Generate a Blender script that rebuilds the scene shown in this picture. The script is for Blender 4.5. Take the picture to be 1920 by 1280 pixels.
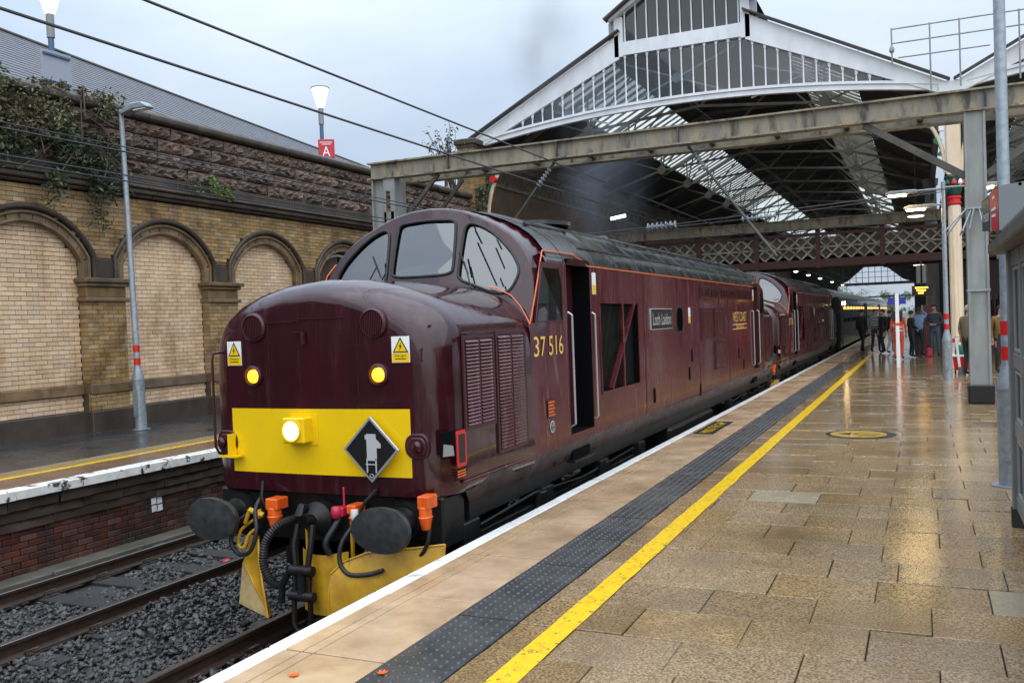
import bpy, bmesh, math, random
from mathutils import Vector, Matrix
random.seed(7)
R = math.radians
S = bpy.context.scene
for o in list(bpy.data.objects): bpy.data.objects.remove(o)
# ---------------------------------------------------------------- camera
cam_d = bpy.data.cameras.new('camera'); cam = bpy.data.objects.new('camera', cam_d)
S.collection.objects.link(cam); S.camera = cam
YAW, PITCH, ROLL = 0.42398, -0.019847, -0.036563
fw = Vector((-math.sin(YAW), math.cos(YAW), 0)); rt = Vector((math.cos(YAW), math.sin(YAW), 0)); up = Vector((0, 0, 1))
f2 = fw*math.cos(PITCH)+up*math.sin(PITCH); u2 = up*math.cos(PITCH)-fw*math.sin(PITCH)
r3 = rt*math.cos(ROLL)+u2*math.sin(ROLL); u3 = u2*math.cos(ROLL)-rt*math.sin(ROLL)
cam.matrix_world = Matrix(((r3.x, u3.x, -f2.x, 4.7703), (r3.y, u3.y, -f2.y, -6.5756), (r3.z, u3.z, -f2.z, 2.6346), (0, 0, 0, 1)))
cam_d.sensor_fit = 'HORIZONTAL'; cam_d.sensor_width = 36; cam_d.lens = 32.114
cam_d.clip_start = 0.05; cam_d.clip_end = 3000
# ---------------------------------------------------------------- world: heavy overcast, brighter towards the zenith
W = bpy.data.worlds.new('World'); S.world = W; W.use_nodes = True
nt = W.node_tree; N = nt.nodes; L = nt.links
for n in list(N): N.remove(n)
SUN_EL, SUN_AZ = R(48), R(140)     # azimuth measured clockwise from +Y
sky = N.new('ShaderNodeTexSky'); sky.sky_type = 'NISHITA'; sky.sun_disc = False
sky.sun_elevation = SUN_EL; sky.sun_rotation = SUN_AZ; sky.air_density = 1.2; sky.dust_density = 3
tc = N.new('ShaderNodeTexCoord'); sep = N.new('ShaderNodeSeparateXYZ'); L.new(tc.outputs['Generated'], sep.inputs[0])
mr = N.new('ShaderNodeMapRange'); mr.inputs[1].default_value = 0; mr.inputs[2].default_value = 1
mr.inputs[3].default_value = .70; mr.inputs[4].default_value = 3.3
pw = N.new('ShaderNodeMath'); pw.operation = 'POWER'; pw.inputs[1].default_value = 1.7; pw.use_clamp = True; L.new(sep.outputs[2], pw.inputs[0]); L.new(pw.outputs[0], mr.inputs[0])
mp = N.new('ShaderNodeMapping'); mp.inputs['Scale'].default_value = (1.6, 1.6, 4.5); L.new(tc.outputs['Generated'], mp.inputs[0])
nz = N.new('ShaderNodeTexNoise'); nz.inputs['Scale'].default_value = 1.5; nz.inputs['Detail'].default_value = 5; L.new(mp.outputs[0], nz.inputs[0])
cr = N.new('ShaderNodeValToRGB'); cr.color_ramp.elements[0].position = .3; cr.color_ramp.elements[1].position = .72
cr.color_ramp.elements[0].color = (4.6, 5.8, 7.5, 1); cr.color_ramp.elements[1].color = (7.4, 8.2, 9.2, 1); L.new(nz.outputs[0], cr.inputs[0])
mu = N.new('ShaderNodeVectorMath'); mu.operation = 'SCALE'; L.new(cr.outputs[0], mu.inputs[0]); L.new(mr.outputs[0], mu.inputs['Scale'])
mx = N.new('ShaderNodeMix'); mx.data_type = 'RGBA'; mx.inputs[0].default_value = .88
L.new(sky.outputs[0], mx.inputs[6]); L.new(mu.outputs[0], mx.inputs[7])
bg = N.new('ShaderNodeBackground'); bg.inputs[1].default_value = .095; L.new(mx.outputs[2], bg.inputs[0])
wo = N.new('ShaderNodeOutputWorld'); L.new(bg.outputs[0], wo.inputs[0])
sd = bpy.data.lights.new('sun', 'SUN'); sd.energy = 1.3; sd.angle = R(110); sd.color = (1, .97, .92)
so = bpy.data.objects.new('sun', sd); S.collection.objects.link(so); so.location = (0, 0, 40)
sv = Vector((math.sin(SUN_AZ)*math.cos(SUN_EL), math.cos(SUN_AZ)*math.cos(SUN_EL), math.sin(SUN_EL)))
so.rotation_euler = sv.to_track_quat('Z', 'Y').to_euler()
S.view_settings.view_transform = 'Standard'; S.view_settings.look = 'None'; S.view_settings.gamma = 1
S.view_settings.use_curve_mapping = False; S.view_settings.exposure = 0.45
S.render.engine = 'CYCLES'; S.cycles.max_bounces = 8; S.cycles.transparent_max_bounces = 24
S.cycles.sample_clamp_indirect = 6
# ---------------------------------------------------------------- materials
MATS = {}
def mat(name, col, rough=.5, metal=0., col2=None, cs=4., bump=0., bs=30., rv=0., rs=6., stretch=(1, 1, 1), coat=0., rnd=0.,
        emis=None, es=0., bdist=.02, lo=.35, hi=.65, island=False, spec=.5, trans=0., alpha=1., col3=None, c3s=1.2, c3lo=.55, c3hi=.7):
    m = bpy.data.materials.new(name); m.use_nodes = True; t = m.node_tree; n = t.nodes; l = t.links
    b = n['Principled BSDF']; b.inputs['Roughness'].default_value = rough; b.inputs['Metallic'].default_value = metal
    b.inputs['Specular IOR Level'].default_value = spec; b.inputs['Coat Weight'].default_value = coat; b.inputs['Coat Roughness'].default_value = .06
    b.inputs['Transmission Weight'].default_value = trans; b.inputs['Alpha'].default_value = alpha
    b.inputs['Base Color'].default_value = (*col, 1)
    if emis: b.inputs['Emission Color'].default_value = (*emis, 1); b.inputs['Emission Strength'].default_value = es
    g = n.new('ShaderNodeNewGeometry')
    mpp = n.new('ShaderNodeMapping'); mpp.inputs['Scale'].default_value = stretch; l.new(g.outputs['Position'], mpp.inputs[0]); vec = mpp.outputs[0]
    cur = None
    def noise(sc, det=5, rg=.6):
        x = n.new('ShaderNodeTexNoise'); x.inputs['Scale'].default_value = sc; x.inputs['Detail'].default_value = det
        x.inputs['Roughness'].default_value = rg; l.new(vec, x.inputs[0]); return x
    def ramp(src, a, c):
        x = n.new('ShaderNodeMapRange'); x.inputs[1].default_value = a; x.inputs[2].default_value = c; l.new(src, x.inputs[0]); return x.outputs[0]
    def mixc(fac, A, B):
        x = n.new('ShaderNodeMix'); x.data_type = 'RGBA'; l.new(fac, x.inputs[0])
        for s, v in ((6, A), (7, B)):
            if isinstance(v, tuple): x.inputs[s].default_value = (*v, 1)
            else: l.new(v, x.inputs[s])
        return x.outputs[2]
    if col2: cur = mixc(ramp(noise(cs).outputs[0], lo, hi), col, col2)
    if col3: cur = mixc(ramp(noise(c3s, 7, .65).outputs[0], c3lo, c3hi), cur or col, col3)
    if rnd:
        oi = n.new('ShaderNodeObjectInfo'); ad = n.new('ShaderNodeMath'); ad.operation = 'ADD'
        l.new(oi.outputs['Random'], ad.inputs[0]); l.new(g.outputs['Random Per Island'], ad.inputs[1])
        fr = n.new('ShaderNodeMath'); fr.operation = 'FRACT'; l.new(ad.outputs[0], fr.inputs[0])
        hv = n.new('ShaderNodeHueSaturation'); mv = n.new('ShaderNodeMapRange'); mv.inputs[3].default_value = 1-rnd; mv.inputs[4].default_value = 1+rnd
        l.new(fr.outputs[0], mv.inputs[0]); l.new(mv.outputs[0], hv.inputs['Value'])
        m2 = n.new('ShaderNodeMath'); m2.operation = 'MULTIPLY'; m2.inputs[1].default_value = 7.31; l.new(fr.outputs[0], m2.inputs[0])
        f3 = n.new('ShaderNodeMath'); f3.operation = 'FRACT'; l.new(m2.outputs[0], f3.inputs[0])
        ms = n.new('ShaderNodeMapRange'); ms.inputs[3].default_value = 1-rnd*.6; ms.inputs[4].default_value = 1+rnd*.6
        l.new(f3.outputs[0], ms.inputs[0]); l.new(ms.outputs[0], hv.inputs['Saturation'])
        if cur: l.new(cur, hv.inputs['Color'])
        else: hv.inputs['Color'].default_value = (*col, 1)
        cur = hv.outputs[0]
    if cur: l.new(cur, b.inputs['Base Color'])
    if rv:
        x = n.new('ShaderNodeMapRange'); x.inputs[1].default_value = .35; x.inputs[2].default_value = .65
        x.inputs[3].default_value = max(.02, rough-rv); x.inputs[4].default_value = min(1, rough+rv)
        l.new(noise(rs).outputs[0], x.inputs[0]); l.new(x.outputs[0], b.inputs['Roughness'])
    if bump:
        bn = n.new('ShaderNodeBump'); bn.inputs['Strength'].default_value = bump; bn.inputs['Distance'].default_value = bdist
        l.new(noise(bs, 4).outputs[0], bn.inputs['Height']); l.new(bn.outputs[0], b.inputs['Normal'])
    MATS[name] = m; return m
def glass(name, tint, gloss=.12, op=0., rough=.02, opcol=(.3, .3, .3)):
    m = bpy.data.materials.new(name); m.use_nodes = True; t = m.node_tree; n = t.nodes; l = t.links
    for x in list(n): n.remove(x)
    o = n.new('ShaderNodeOutputMaterial'); tr = n.new('ShaderNodeBsdfTransparent'); tr.inputs[0].default_value = (*tint, 1)
    gl = n.new('ShaderNodeBsdfGlossy'); gl.inputs['Roughness'].default_value = rough
    fz = n.new('ShaderNodeLayerWeight'); fz.inputs[0].default_value = .35
    mr_ = n.new('ShaderNodeMapRange'); mr_.inputs[3].default_value = gloss; mr_.inputs[4].default_value = min(1, gloss+.6); l.new(fz.outputs['Fresnel'], mr_.inputs[0])
    mxs = n.new('ShaderNodeMixShader'); l.new(mr_.outputs[0], mxs.inputs[0]); l.new(tr.outputs[0], mxs.inputs[1]); l.new(gl.outputs[0], mxs.inputs[2])
    out = mxs
    if op:
        df = n.new('ShaderNodeBsdfTranslucent'); df.inputs[0].default_value = (*opcol, 1)
        m2 = n.new('ShaderNodeMixShader'); m2.inputs[0].default_value = op; l.new(mxs.outputs[0], m2.inputs[1]); l.new(df.outputs[0], m2.inputs[2]); out = m2
    l.new(out.outputs[0], o.inputs[0]); MATS[name] = m; return m
mat('maroon', (.037, .0040, .0085), .13, coat=.3, col2=(.024, .0032, .006), cs=1.6, bump=.10, bs=1.3, bdist=.05, rv=.11, rs=4, stretch=(2.6, 2.6, .35), col3=(.058, .02, .026), c3s=3.5, c3lo=.53, c3hi=.75)  # nose and cab livery, darkened in colour to stand in for the front's shade
mat('maroon_lit_side', (.080, .0085, .017), .2, coat=.2, col2=(.075, .017, .024), cs=2.2, lo=.45, hi=.8, bump=.08, bs=1.6, bdist=.06, rv=.12, rs=3.5, stretch=(1, 2.6, .3), col3=(.2, .11, .115), c3s=5, c3lo=.58, c3hi=.74)  # same livery, lightened in colour to stand in for the better-lit flank
mat('skirt_grime', (.034, .012, .013), .38, col2=(.07, .045, .04), cs=2, rv=.12, bump=.1, bs=8)
mat('maroon_matt', (.045, .008, .013), .35)
mat('loco_roof', (.018, .02, .021), .16, col2=(.045, .047, .048), cs=3, rv=.12, rs=5, bump=.12, bs=5, stretch=(1, 1, 1))
mat('loco_black', (.005, .005, .0055), .42, spec=.3, col2=(.013, .012, .011), cs=7, bump=.2, bs=40)
mat('void_shade', (.005, .005, .006), 1, spec=.05)  # near-black colour stands in for shade inside openings and recesses
mat('yellow', (.86, .58, .004), .28, col2=(.78, .5, .004), cs=1.5, rv=.08)
mat('plough_yellow', (.62, .36, .012), .4, col2=(.4, .2, .015), cs=4, col3=(.12, .06, .02), c3s=9, c3lo=.6, c3hi=.72, rv=.1)
mat('plough_pale', (.55, .42, .2), .5, col2=(.36, .24, .1), cs=8)
mat('orange_line', (.72, .13, .02), .3)
mat('orange', (.85, .13, .012), .35, col2=(.6, .08, .01), cs=9)
mat('red', (.55, .015, .02), .3); mat('crimson', (.45, .02, .05), .35)
mat('gold', (.78, .5, .11), .4); mat('floor_yellow', (.55, .33, .05), .2, col2=(.4, .24, .05), cs=9); mat('white', (.8, .8, .79), .35); mat('silver', (.5, .51, .5), .3, metal=.6); mat('grey_print', (.42, .43, .42), .5)
mat('black', (.008, .008, .009), .35); mat('rubber', (.007, .007, .008), .5, col2=(.022, .022, .022), cs=12, bump=.2, bs=60)
mat('buffer_face', (.02, .022, .023), .42, col2=(.036, .038, .038), cs=14, rv=.15, rs=12)
mat('cab_light', (.25, .27, .26), .6); mat('seat_red', (.3, .05, .04), .7)
glass('windscreen', (.26, .31, .29), .3, op=.32, opcol=(.26, .3, .3)); glass('side_glass', (.22, .26, .25), .14, op=.3, opcol=(.16, .2, .19))
mat('marker_glow', (.9, .4, .02), .3, emis=(1, .40, .02), es=1.9); mat('head_glow', (1, .9, .75), .3, emis=(1, .84, .62), es=2.6)
mat('lamp_glow', (1, .9, .7), .3, emis=(1, .9, .72), es=1.1); mat('warm_glow', (1, .8, .4), .3, emis=(1, .72, .34), es=34)
mat('tube_glow', (1, .95, .8), .3, emis=(1, .93, .72), es=5); mat('coach_glow', (1, .6, .2), .4, emis=(1, .45, .12), es=1.6); mat('amber_led', (1, .5, .05), .4, emis=(1, .5, .04), es=4)
mat('rail_top', (.16, .15, .145), .22, metal=.8); mat('rail_rust', (.028, .017, .012), .55, col2=(.05, .028, .018), cs=9)
mat('sleeper', (.026, .024, .022), .6, col2=(.015, .014, .013), cs=6, bump=.3)
mat('ballast', (.046, .042, .038), .38, col2=(.028, .026, .024), cs=2.0, rnd=.65, col3=(.085, .075, .065), c3s=1.2, bump=.3, bs=60)
mat('ballast_bed', (.02, .019, .018), .6, col2=(.035, .032, .03), cs=20, bump=.6, bs=45)
mat('paving', (.42, .29, .155), .07, col2=(.145, .09, .042), cs=75, lo=.38, hi=.60, rnd=.14, rv=.055, rs=.8, bump=.13, bs=75, bdist=.005, col3=(.16, .105, .055), c3s=.9, c3lo=.5, c3hi=.74)
mat('paving_pale', (.36, .29, .18), .18, col2=(.26, .22, .15), cs=50, rv=.1)
mat('edge_slab', (.52, .355, .21), .26, col2=(.33, .21, .115), cs=2.2, rnd=.09, rv=.12, rs=1.3, bump=.06, bs=60, bdist=.006, col3=(.25, .17, .1), c3s=1.6, c3lo=.55, c3hi=.75)
mat('joint', (.02, .016, .012), .6)
mat('white_paint', (.80, .80, .79), .35, col2=(.66, .65, .62), cs=6, col3=(.34, .31, .27), c3s=5, c3lo=.58, c3hi=.74); mat('worn_white', (.78, .77, .73), .4, col2=(.6, .58, .53), cs=6, col3=(.06, .055, .05), c3s=5, c3lo=.56, c3hi=.6)
mat('tactile', (.042, .046, .047), .24, col2=(.065, .067, .066), cs=7, rnd=.2, rv=.1, col3=(.11, .09, .062), c3s=2.2, c3lo=.55, c3hi=.78)
mat('yellow_paint', (.80, .50, .008), .26, col2=(.62, .36, .012), cs=18, lo=.5, hi=.7, col3=(.16, .11, .05), c3s=30, c3lo=.59, c3hi=.63)
mat('asphalt_wet', (.028, .029, .031), .26, col2=(.045, .046, .048), cs=1.3, rv=.16, rs=1.1, bump=.08, bs=140, bdist=.006)
mat('lp_slab', (.17, .10, .06), .26, col2=(.11, .065, .04), cs=3, rv=.1); mat('lp_tactile', (.28, .2, .1), .4, rnd=.1)
mat('brick_cream', (.68, .50, .33), .3, rnd=.15, col2=(.56, .39, .235), cs=2.2, rv=.1, stretch=(1, 1, .4), col3=(.30, .19, .10), c3s=1.1, c3lo=.56, c3hi=.84)
mat('brick_ochre', (.37, .25, .12), .34, rnd=.25, col2=(.27, .17, .08), cs=3.5, col3=(.09, .05, .025), c3s=1.5, c3lo=.52, c3hi=.72, rv=.1)
mat('mortar', (.075, .05, .03), .8, col2=(.05, .035, .022), cs=5)
mat('brick_red', (.115, .042, .03), .5, rnd=.35, col2=(.06, .026, .021), cs=4, col3=(.03, .022, .018), c3s=1.7, c3lo=.5, c3hi=.68)
mat('brick_dark', (.10, .062, .04), .6, rnd=.3, col2=(.05, .034, .026), cs=2)
mat('mortar_dark', (.022, .017, .014), .85)
mat('stone_dark', (.07, .05, .036), .55, col2=(.034, .026, .02), cs=2.2, col3=(.13, .09, .055), c3s=1.2, c3lo=.6, c3hi=.8, bump=.4, bs=18, stretch=(1, 1, .6))
mat('stone_block', (.155, .106, .08), .6, rnd=.32, col2=(.085, .058, .045), cs=2.6, col3=(.035, .028, .024), c3s=1.6, c3lo=.54, c3hi=.72, bump=.7, bs=16)
mat('stone_arch', (.21, .14, .075), .5, rnd=.25, col2=(.12, .078, .042), cs=3, col3=(.05, .035, .022), c3s=2, c3lo=.52, c3hi=.72, bump=.25, bs=20)
mat('galv', (.30, .34, .37), .38, metal=.35, col2=(.23, .265, .29), cs=14, lo=.4, hi=.6, rv=.08)
mat('steel_grey', (.27, .285, .275), .45, col2=(.19, .2, .19), cs=4, stretch=(1, 1, .3), rv=.1, col3=(.3, .32, .33), c3s=5, c3lo=.6, c3hi=.75)
mat('gantry', (.30, .255, .16), .5, col2=(.17, .165, .15), cs=1.6, col3=(.04, .034, .026), c3s=2.2, c3lo=.5, c3hi=.68, stretch=(2, 2, .6), bump=.15, bs=20)
mat('gantry_dark', (.09, .085, .07), .55, col2=(.045, .042, .036), cs=3)
mat('shed_white', (.74, .77, .80), .42, col2=(.62, .65, .68), cs=2.5, stretch=(1, 1, .4))
mat('shed_roof', (.035, .033, .033), .8, col2=(.022, .021, .022), cs=3); mat('slate', (.115, .12, .135), .5, col2=(.085, .088, .10), cs=3)
mat('truss', (.16, .145, .12), .6, col2=(.09, .082, .07), cs=3)
glass('shed_glass', (.5, .54, .58), .10, op=.42, opcol=(.40, .43, .48)); 
glass('skylight', (.85, .85, .78), .03, op=.4, opcol=(.9, .9, .8))
mat('cream', (.74, .62, .46), .38, col2=(.66, .52, .36), cs=3, stretch=(1, 1, .4)); mat('green', (.012, .19, .12), .4); mat('dark_green', (.006, .05, .04), .4)
mat('lattice', (.58, .52, .42), .55, col2=(.2, .17, .13), cs=3); mat('post_maroon', (.085, .018, .02), .45)
mat('shelter_grey', (.175, .18, .18), .38, col2=(.14, .145, .145), cs=3); glass('shelter_glass', (.36, .37, .37), .12, op=.12)
mat('sign_dark', (.03, .045, .052), .35); mat('sign_red', (.50, .012, .03), .35); mat('sign_grey', (.16, .18, .19), .38)
mat('wire', (.05, .05, .052), .4, metal=.5); mat('insulator', (.2, .22, .25), .25)
mat('blue', (.02, .03, .30), .4); mat('pole_blue', (.05, .11, .19), .4)
mat('leaf', (.07, .085, .03), .5, rnd=.5, col2=(.12, .09, .045), cs=1.5); mat('leaf_light', (.12, .17, .03), .5, rnd=.35); mat('leaf_dark', (.04, .06, .035), .5, rnd=.5, col2=(.05, .055, .02), cs=1.5)
mat('bark', (.06, .045, .03), .8); mat('hazed_leaf', (.12, .15, .09), .7, rnd=.35)  # far foliage colour is paled to stand in for distant haze
mat('concrete', (.125, .115, .09), .7, col2=(.075, .07, .055), cs=3); mat('ground', (.10, .10, .09), .9, col2=(.07, .08, .06), cs=.3)
mat('cladding', (.30, .33, .38), .6)
mat('coach_side', (.012, .017, .02), .2, col2=(.018, .024, .026), cs=1, coat=.3); mat('coach_blue', (.012, .018, .045), .25); mat('coach_roof', (.5, .52, .54), .3)
# ---------------------------------------------------------------- mesh helpers
COL = S.collection; BASE = {}
class MB:
    def __init__(s): s.v = []; s.f = []; s.mi = []; s.cm = 0
    def add(s, vs, fs):
        o = len(s.v); s.v += [tuple(p) for p in vs]; s.f += [tuple(i+o for i in f) for f in fs]; s.mi += [s.cm]*len(fs); return s
    def box(s, x0, x1, y0, y1, z0, z1):
        if x0 > x1: x0, x1 = x1, x0
        if y0 > y1: y0, y1 = y1, y0
        if z0 > z1: z0, z1 = z1, z0
        return s.add([(x0, y0, z0), (x1, y0, z0), (x1, y1, z0), (x0, y1, z0), (x0, y0, z1), (x1, y0, z1), (x1, y1, z1), (x0, y1, z1)],
              [(0, 3, 2, 1), (4, 5, 6, 7), (0, 1, 5, 4), (1, 2, 6, 5), (2, 3, 7, 6), (3, 0, 4, 7)])
    def bar(s, a, b, w, h, upv=(0, 0, 1)):
        a = Vector(a); b = Vector(b); d = (b-a).normalized(); u = Vector(upv); u = u-d*u.dot(d)
        if u.length < 1e-4: u = Vector((1, 0, 0)); u = u-d*u.dot(d)
        u.normalize(); x = d.cross(u)
        P = [p+x*i*w/2+u*j*h/2 for p in (a, b) for i, j in ((-1, -1), (1, -1), (1, 1), (-1, 1))]
        return s.add(P, [(3, 2, 1, 0), (4, 5, 6, 7), (0, 1, 5, 4), (1, 2, 6, 5), (2, 3, 7, 6), (3, 0, 4, 7)])
    def tube(s, pts, r, n=8, closed=False):
        pts = [Vector(p) for p in pts]; k = len(pts); rr = r if isinstance(r, (list, tuple)) else [r]*k
        vs = []; nrm = None
        for i, p in enumerate(pts):
            a = pts[i-1] if (i or closed) else p; b = pts[(i+1) % k] if (i < k-1 or closed) else p
            d = (b-a).normalized()
            if nrm is None: nrm = d.orthogonal().normalized()
            else:
                nrm = nrm-d*nrm.dot(d); nrm = nrm.normalized() if nrm.length > 1e-5 else d.orthogonal().normalized()
            bn = d.cross(nrm)
            vs += [p+(nrm*math.cos(2*math.pi*j/n)+bn*math.sin(2*math.pi*j/n))*rr[i] for j in range(n)]
        fs = []
        for i in range(k if closed else k-1):
            i2 = (i+1) % k
            fs += [(i*n+j, i*n+(j+1) % n, i2*n+(j+1) % n, i2*n+j) for j in range(n)]
        if not closed: fs += [tuple(range(n-1, -1, -1)), tuple((k-1)*n+j for j in range(n))]
        return s.add(vs, fs)
    def lathe(s, prof, c, ax='z', n=20, sx=1., sy=1.):
        vs = []; c = Vector(c)
        for r, h in prof:
            for j in range(n):
                a = 2*math.pi*j/n; p = (r*math.cos(a)*sx, r*math.sin(a)*sy)
                vs.append(c+Vector({'z': (p[0], p[1], h), 'y': (p[0], h, p[1]), 'x': (h, p[0], p[1])}[ax]))
        k = len(prof); fs = []
        for i in range(k-1):
            for j in range(n):
                q = (i*n+j, i*n+(j+1) % n, (i+1)*n+(j+1) % n, (i+1)*n+j)
                fs.append(q if ax != 'y' else q[::-1])
        fs += [tuple(range(n-1, -1, -1)), tuple((k-1)*n+j for j in range(n))]
        return s.add(vs, fs)
    def prism(s, poly, fn, a, b):
        n = len(poly); vs = [fn(u, v, a) for u, v in poly]+[fn(u, v, b) for u, v in poly]
        return s.add(vs, [tuple(range(n-1, -1, -1)), tuple(range(n, 2*n))]+[(i, (i+1) % n, n+(i+1) % n, n+i) for i in range(n)])
    def grid(s, rows, closed=False):
        n = len(rows[0]); vs = [p for r in rows for p in r]; fs = []
        for i in range(len(rows)-1):
            for j in range(n if closed else n-1):
                fs.append((i*n+j, i*n+(j+1) % n, (i+1)*n+(j+1) % n, (i+1)*n+j))
        return s.add(vs, fs)
    def xf(s, fn): s.v = [tuple(fn(*p)) for p in s.v]; return s
    def mesh(s, name, mats, bevel=0, smooth=35, seg=1, shift=(0, 0, 0)):
        me = bpy.data.meshes.new(name); sh = shift
        me.from_pydata([(p[0]-sh[0], p[1]-sh[1], p[2]-sh[2]) for p in s.v], [], s.f)
        for m in ([mats] if isinstance(mats, str) else mats): me.materials.append(MATS[m])
        if any(s.mi): me.polygons.foreach_set('material_index', s.mi)
        bm = bmesh.new(); bm.from_mesh(me); bmesh.ops.recalc_face_normals(bm, faces=bm.faces)
        if bevel:
            es = [e for e in bm.edges if len(e.link_faces) == 2 and e.calc_face_angle(0) > .5]
            bmesh.ops.bevel(bm, geom=es, offset=bevel, segments=seg, affect='EDGES', profile=.5)
        bm.to_mesh(me); bm.free()
        if smooth:
            me.polygons.foreach_set('use_smooth', [True]*len(me.polygons)); me.set_sharp_from_angle(angle=R(smooth))
        me.update(); return me
    def build(s, name, mats, parent=None, **k):
        return put(name, s.mesh(name, mats, shift=BASE.get(parent, (0, 0, 0)), **k), parent)
def put(name, me, parent=None, loc=None, rot=None):
    o = bpy.data.objects.new(name, me); COL.objects.link(o)
    if parent: o.parent = parent
    b = BASE.get(parent, (0, 0, 0))
    if loc: o.location = (loc[0]-b[0], loc[1]-b[1], loc[2]-b[2])
    if rot: o.rotation_euler = rot
    if parent in BASE: BASE[o] = b if not loc else (0, 0, 0)
    return o
def tag(o, label=None, cat=None, group=None, kind=None):
    for k, v in (('label', label), ('category', cat), ('group', group), ('kind', kind)):
        if v: o[k] = v
    return o
def thing(name, label, cat, base=(0, 0, 0), group=None):
    o = bpy.data.objects.new(name, None); COL.objects.link(o); o.location = base; BASE[o] = tuple(base)
    o.empty_display_size = .1; return tag(o, label, cat, group, 'thing')
def copy_tree(o, parent=None, skip=()):
    c = o.copy(); COL.objects.link(c); c.parent = parent
    for ch in o.children:
        if ch.name.split('.')[0] not in skip: copy_tree(ch, c, skip)
    return c
def frame(o, u, v):
    o = Vector(o); u = Vector(u).normalized(); v = Vector(v).normalized(); n = u.cross(v)
    return lambda a, b, c=0: o+u*a+v*b+n*c
FXR = lambda x, y, z: frame((x, y, z), (0, 1, 0), (0, 0, 1))      # face looking +x
FYF = lambda x, y, z: frame((x, y, z), (1, 0, 0), (0, 0, 1))      # face looking -y
def text(name, body, w, h, fn, m, parent, depth=.003, center=True):
    cu = bpy.data.curves.new('t', 'FONT'); cu.body = body; cu.size = 1; cu.extrude = 0; cu.resolution_u = 3
    o = bpy.data.objects.new('t', cu); COL.objects.link(o); bpy.context.view_layer.update()
    me0 = bpy.data.meshes.new_from_object(o.evaluated_get(bpy.context.evaluated_depsgraph_get()))
    V = [v.co.copy() for v in me0.vertices]; F = [tuple(p.vertices) for p in me0.polygons]
    bpy.data.objects.remove(o); bpy.data.meshes.remove(me0); bpy.data.curves.remove(cu)
    x0 = min(v.x for v in V); x1 = max(v.x for v in V); y0 = min(v.y for v in V); y1 = max(v.y for v in V)
    k = MB(); k.add([fn((v.x-x0)/(x1-x0)*w-w/2, (v.y-y0)/(y1-y0)*h-h/2, depth) for v in V], F)
    return k.build(name, m, parent, smooth=0)
def rrect(w, h, r, n=4):
    P = []
    for cx, cy, a0 in ((w/2-r, h/2-r, 0), (-w/2+r, h/2-r, 90), (-w/2+r, -h/2+r, 180), (w/2-r, -h/2+r, 270)):
        P += [(cx+r*math.cos(R(a0+90*i/n)), cy+r*math.sin(R(a0+90*i/n))) for i in range(n+1)]
    return P
def circ(r, n=24, cx=0, cy=0, sy=1): return [(cx+r*math.cos(2*math.pi*i/n), cy+r*sy*math.sin(2*math.pi*i/n)) for i in range(n)]
def interp(T, x):
    x = abs(x)
    for (a, p), (b, q) in zip(T, T[1:]):
        if x <= b: return p+(q-p)*(x-a)/(b-a)
    return T[-1][1]
def stuff(o): o['kind'] = 'stuff'; return o
# ================================================================ SETTING
PZ = .915
g = MB().box(-400, 400, -200, 900, -1.2, -.9).build('ground', 'ground'); tag(g, kind='structure')
tb = MB().box(-5.0, 1.44, -14, 130, -.6, -.215).build('track_bed', 'ballast_bed'); tag(tb, kind='structure')
# ---- ballast stones (uncountable)
def ballast():
    rnd = random.Random(3); m = MB()
    ico = [(0, 0, 1), (.9, 0, .4), (.28, .85, .4), (-.72, .53, .4), (-.72, -.53, .4), (.28, -.85, .4), (.72, .53, -.4), (-.28, .85, -.4), (-.9, 0, -.4), (-.28, -.85, -.4), (.72, -.53, -.4), (0, 0, -1)]
    F = [(0, 1, 2), (0, 2, 3), (0, 3, 4), (0, 4, 5), (0, 5, 1), (1, 6, 2), (2, 7, 3), (3, 8, 4), (4, 9, 5), (5, 10, 1), (6, 7, 2), (7, 8, 3), (8, 9, 4), (9, 10, 5), (10, 6, 1), (11, 7, 6), (11, 8, 7), (11, 9, 8), (11, 10, 9), (11, 6, 10)]
    V = []; FF = []
    def stone(x, y, z, r):
        a = rnd.random()*6.28; ca, sa = math.cos(a), math.sin(a); sx, sy, sz = r*rnd.uniform(.8, 1.5), r*rnd.uniform(.6, 1.1), r*rnd.uniform(.5, .9)
        tx, ty = rnd.uniform(-.5, .5), rnd.uniform(-.5, .5); o = len(V)
        for p in ico:
            k = rnd.uniform(.72, 1.2); q = (p[0]*sx*k, p[1]*sy*k, p[2]*sz*k)
            V.append((x+q[0]*ca-q[1]*sa, y+q[0]*sa+q[1]*ca, z+q[2]+tx*q[0]+ty*q[1]))
        FF.extend([(f[0]+o, f[1]+o, f[2]+o) for f in F])
    for x0, x1, zt in ((-4.62, -4.24, -.2), (-4.06, -2.74, -.2), (-2.56, -.84, -.16), (-.66, .66, -.2), (.84, 1.4, -.2)):
        for y0, y1, dens in ((-4.5, 3.2, 520), (3.2, 9, 190)):
            if x0 > -1 and y0 > 0: dens = 60
            for i in range(int((x1-x0)*(y1-y0)*dens)):
                x = rnd.uniform(x0, x1); y = rnd.uniform(y0, y1)
                z = zt+.05*math.sin(x*2.1+y*.7)*math.sin(y*1.9)+rnd.uniform(-.045, .03)
                stone(x, y, z, rnd.uniform(.018, .037) if y0 < 0 else rnd.uniform(.03, .05))
    me = bpy.data.meshes.new('ballast'); me.from_pydata(V, [], FF); me.materials.append(MATS['ballast']); me.update()
    tag(put('ballast', me), 'dark wet crushed stone ballast between and around the rails', 'ballast', kind='stuff')
ballast()
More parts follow.
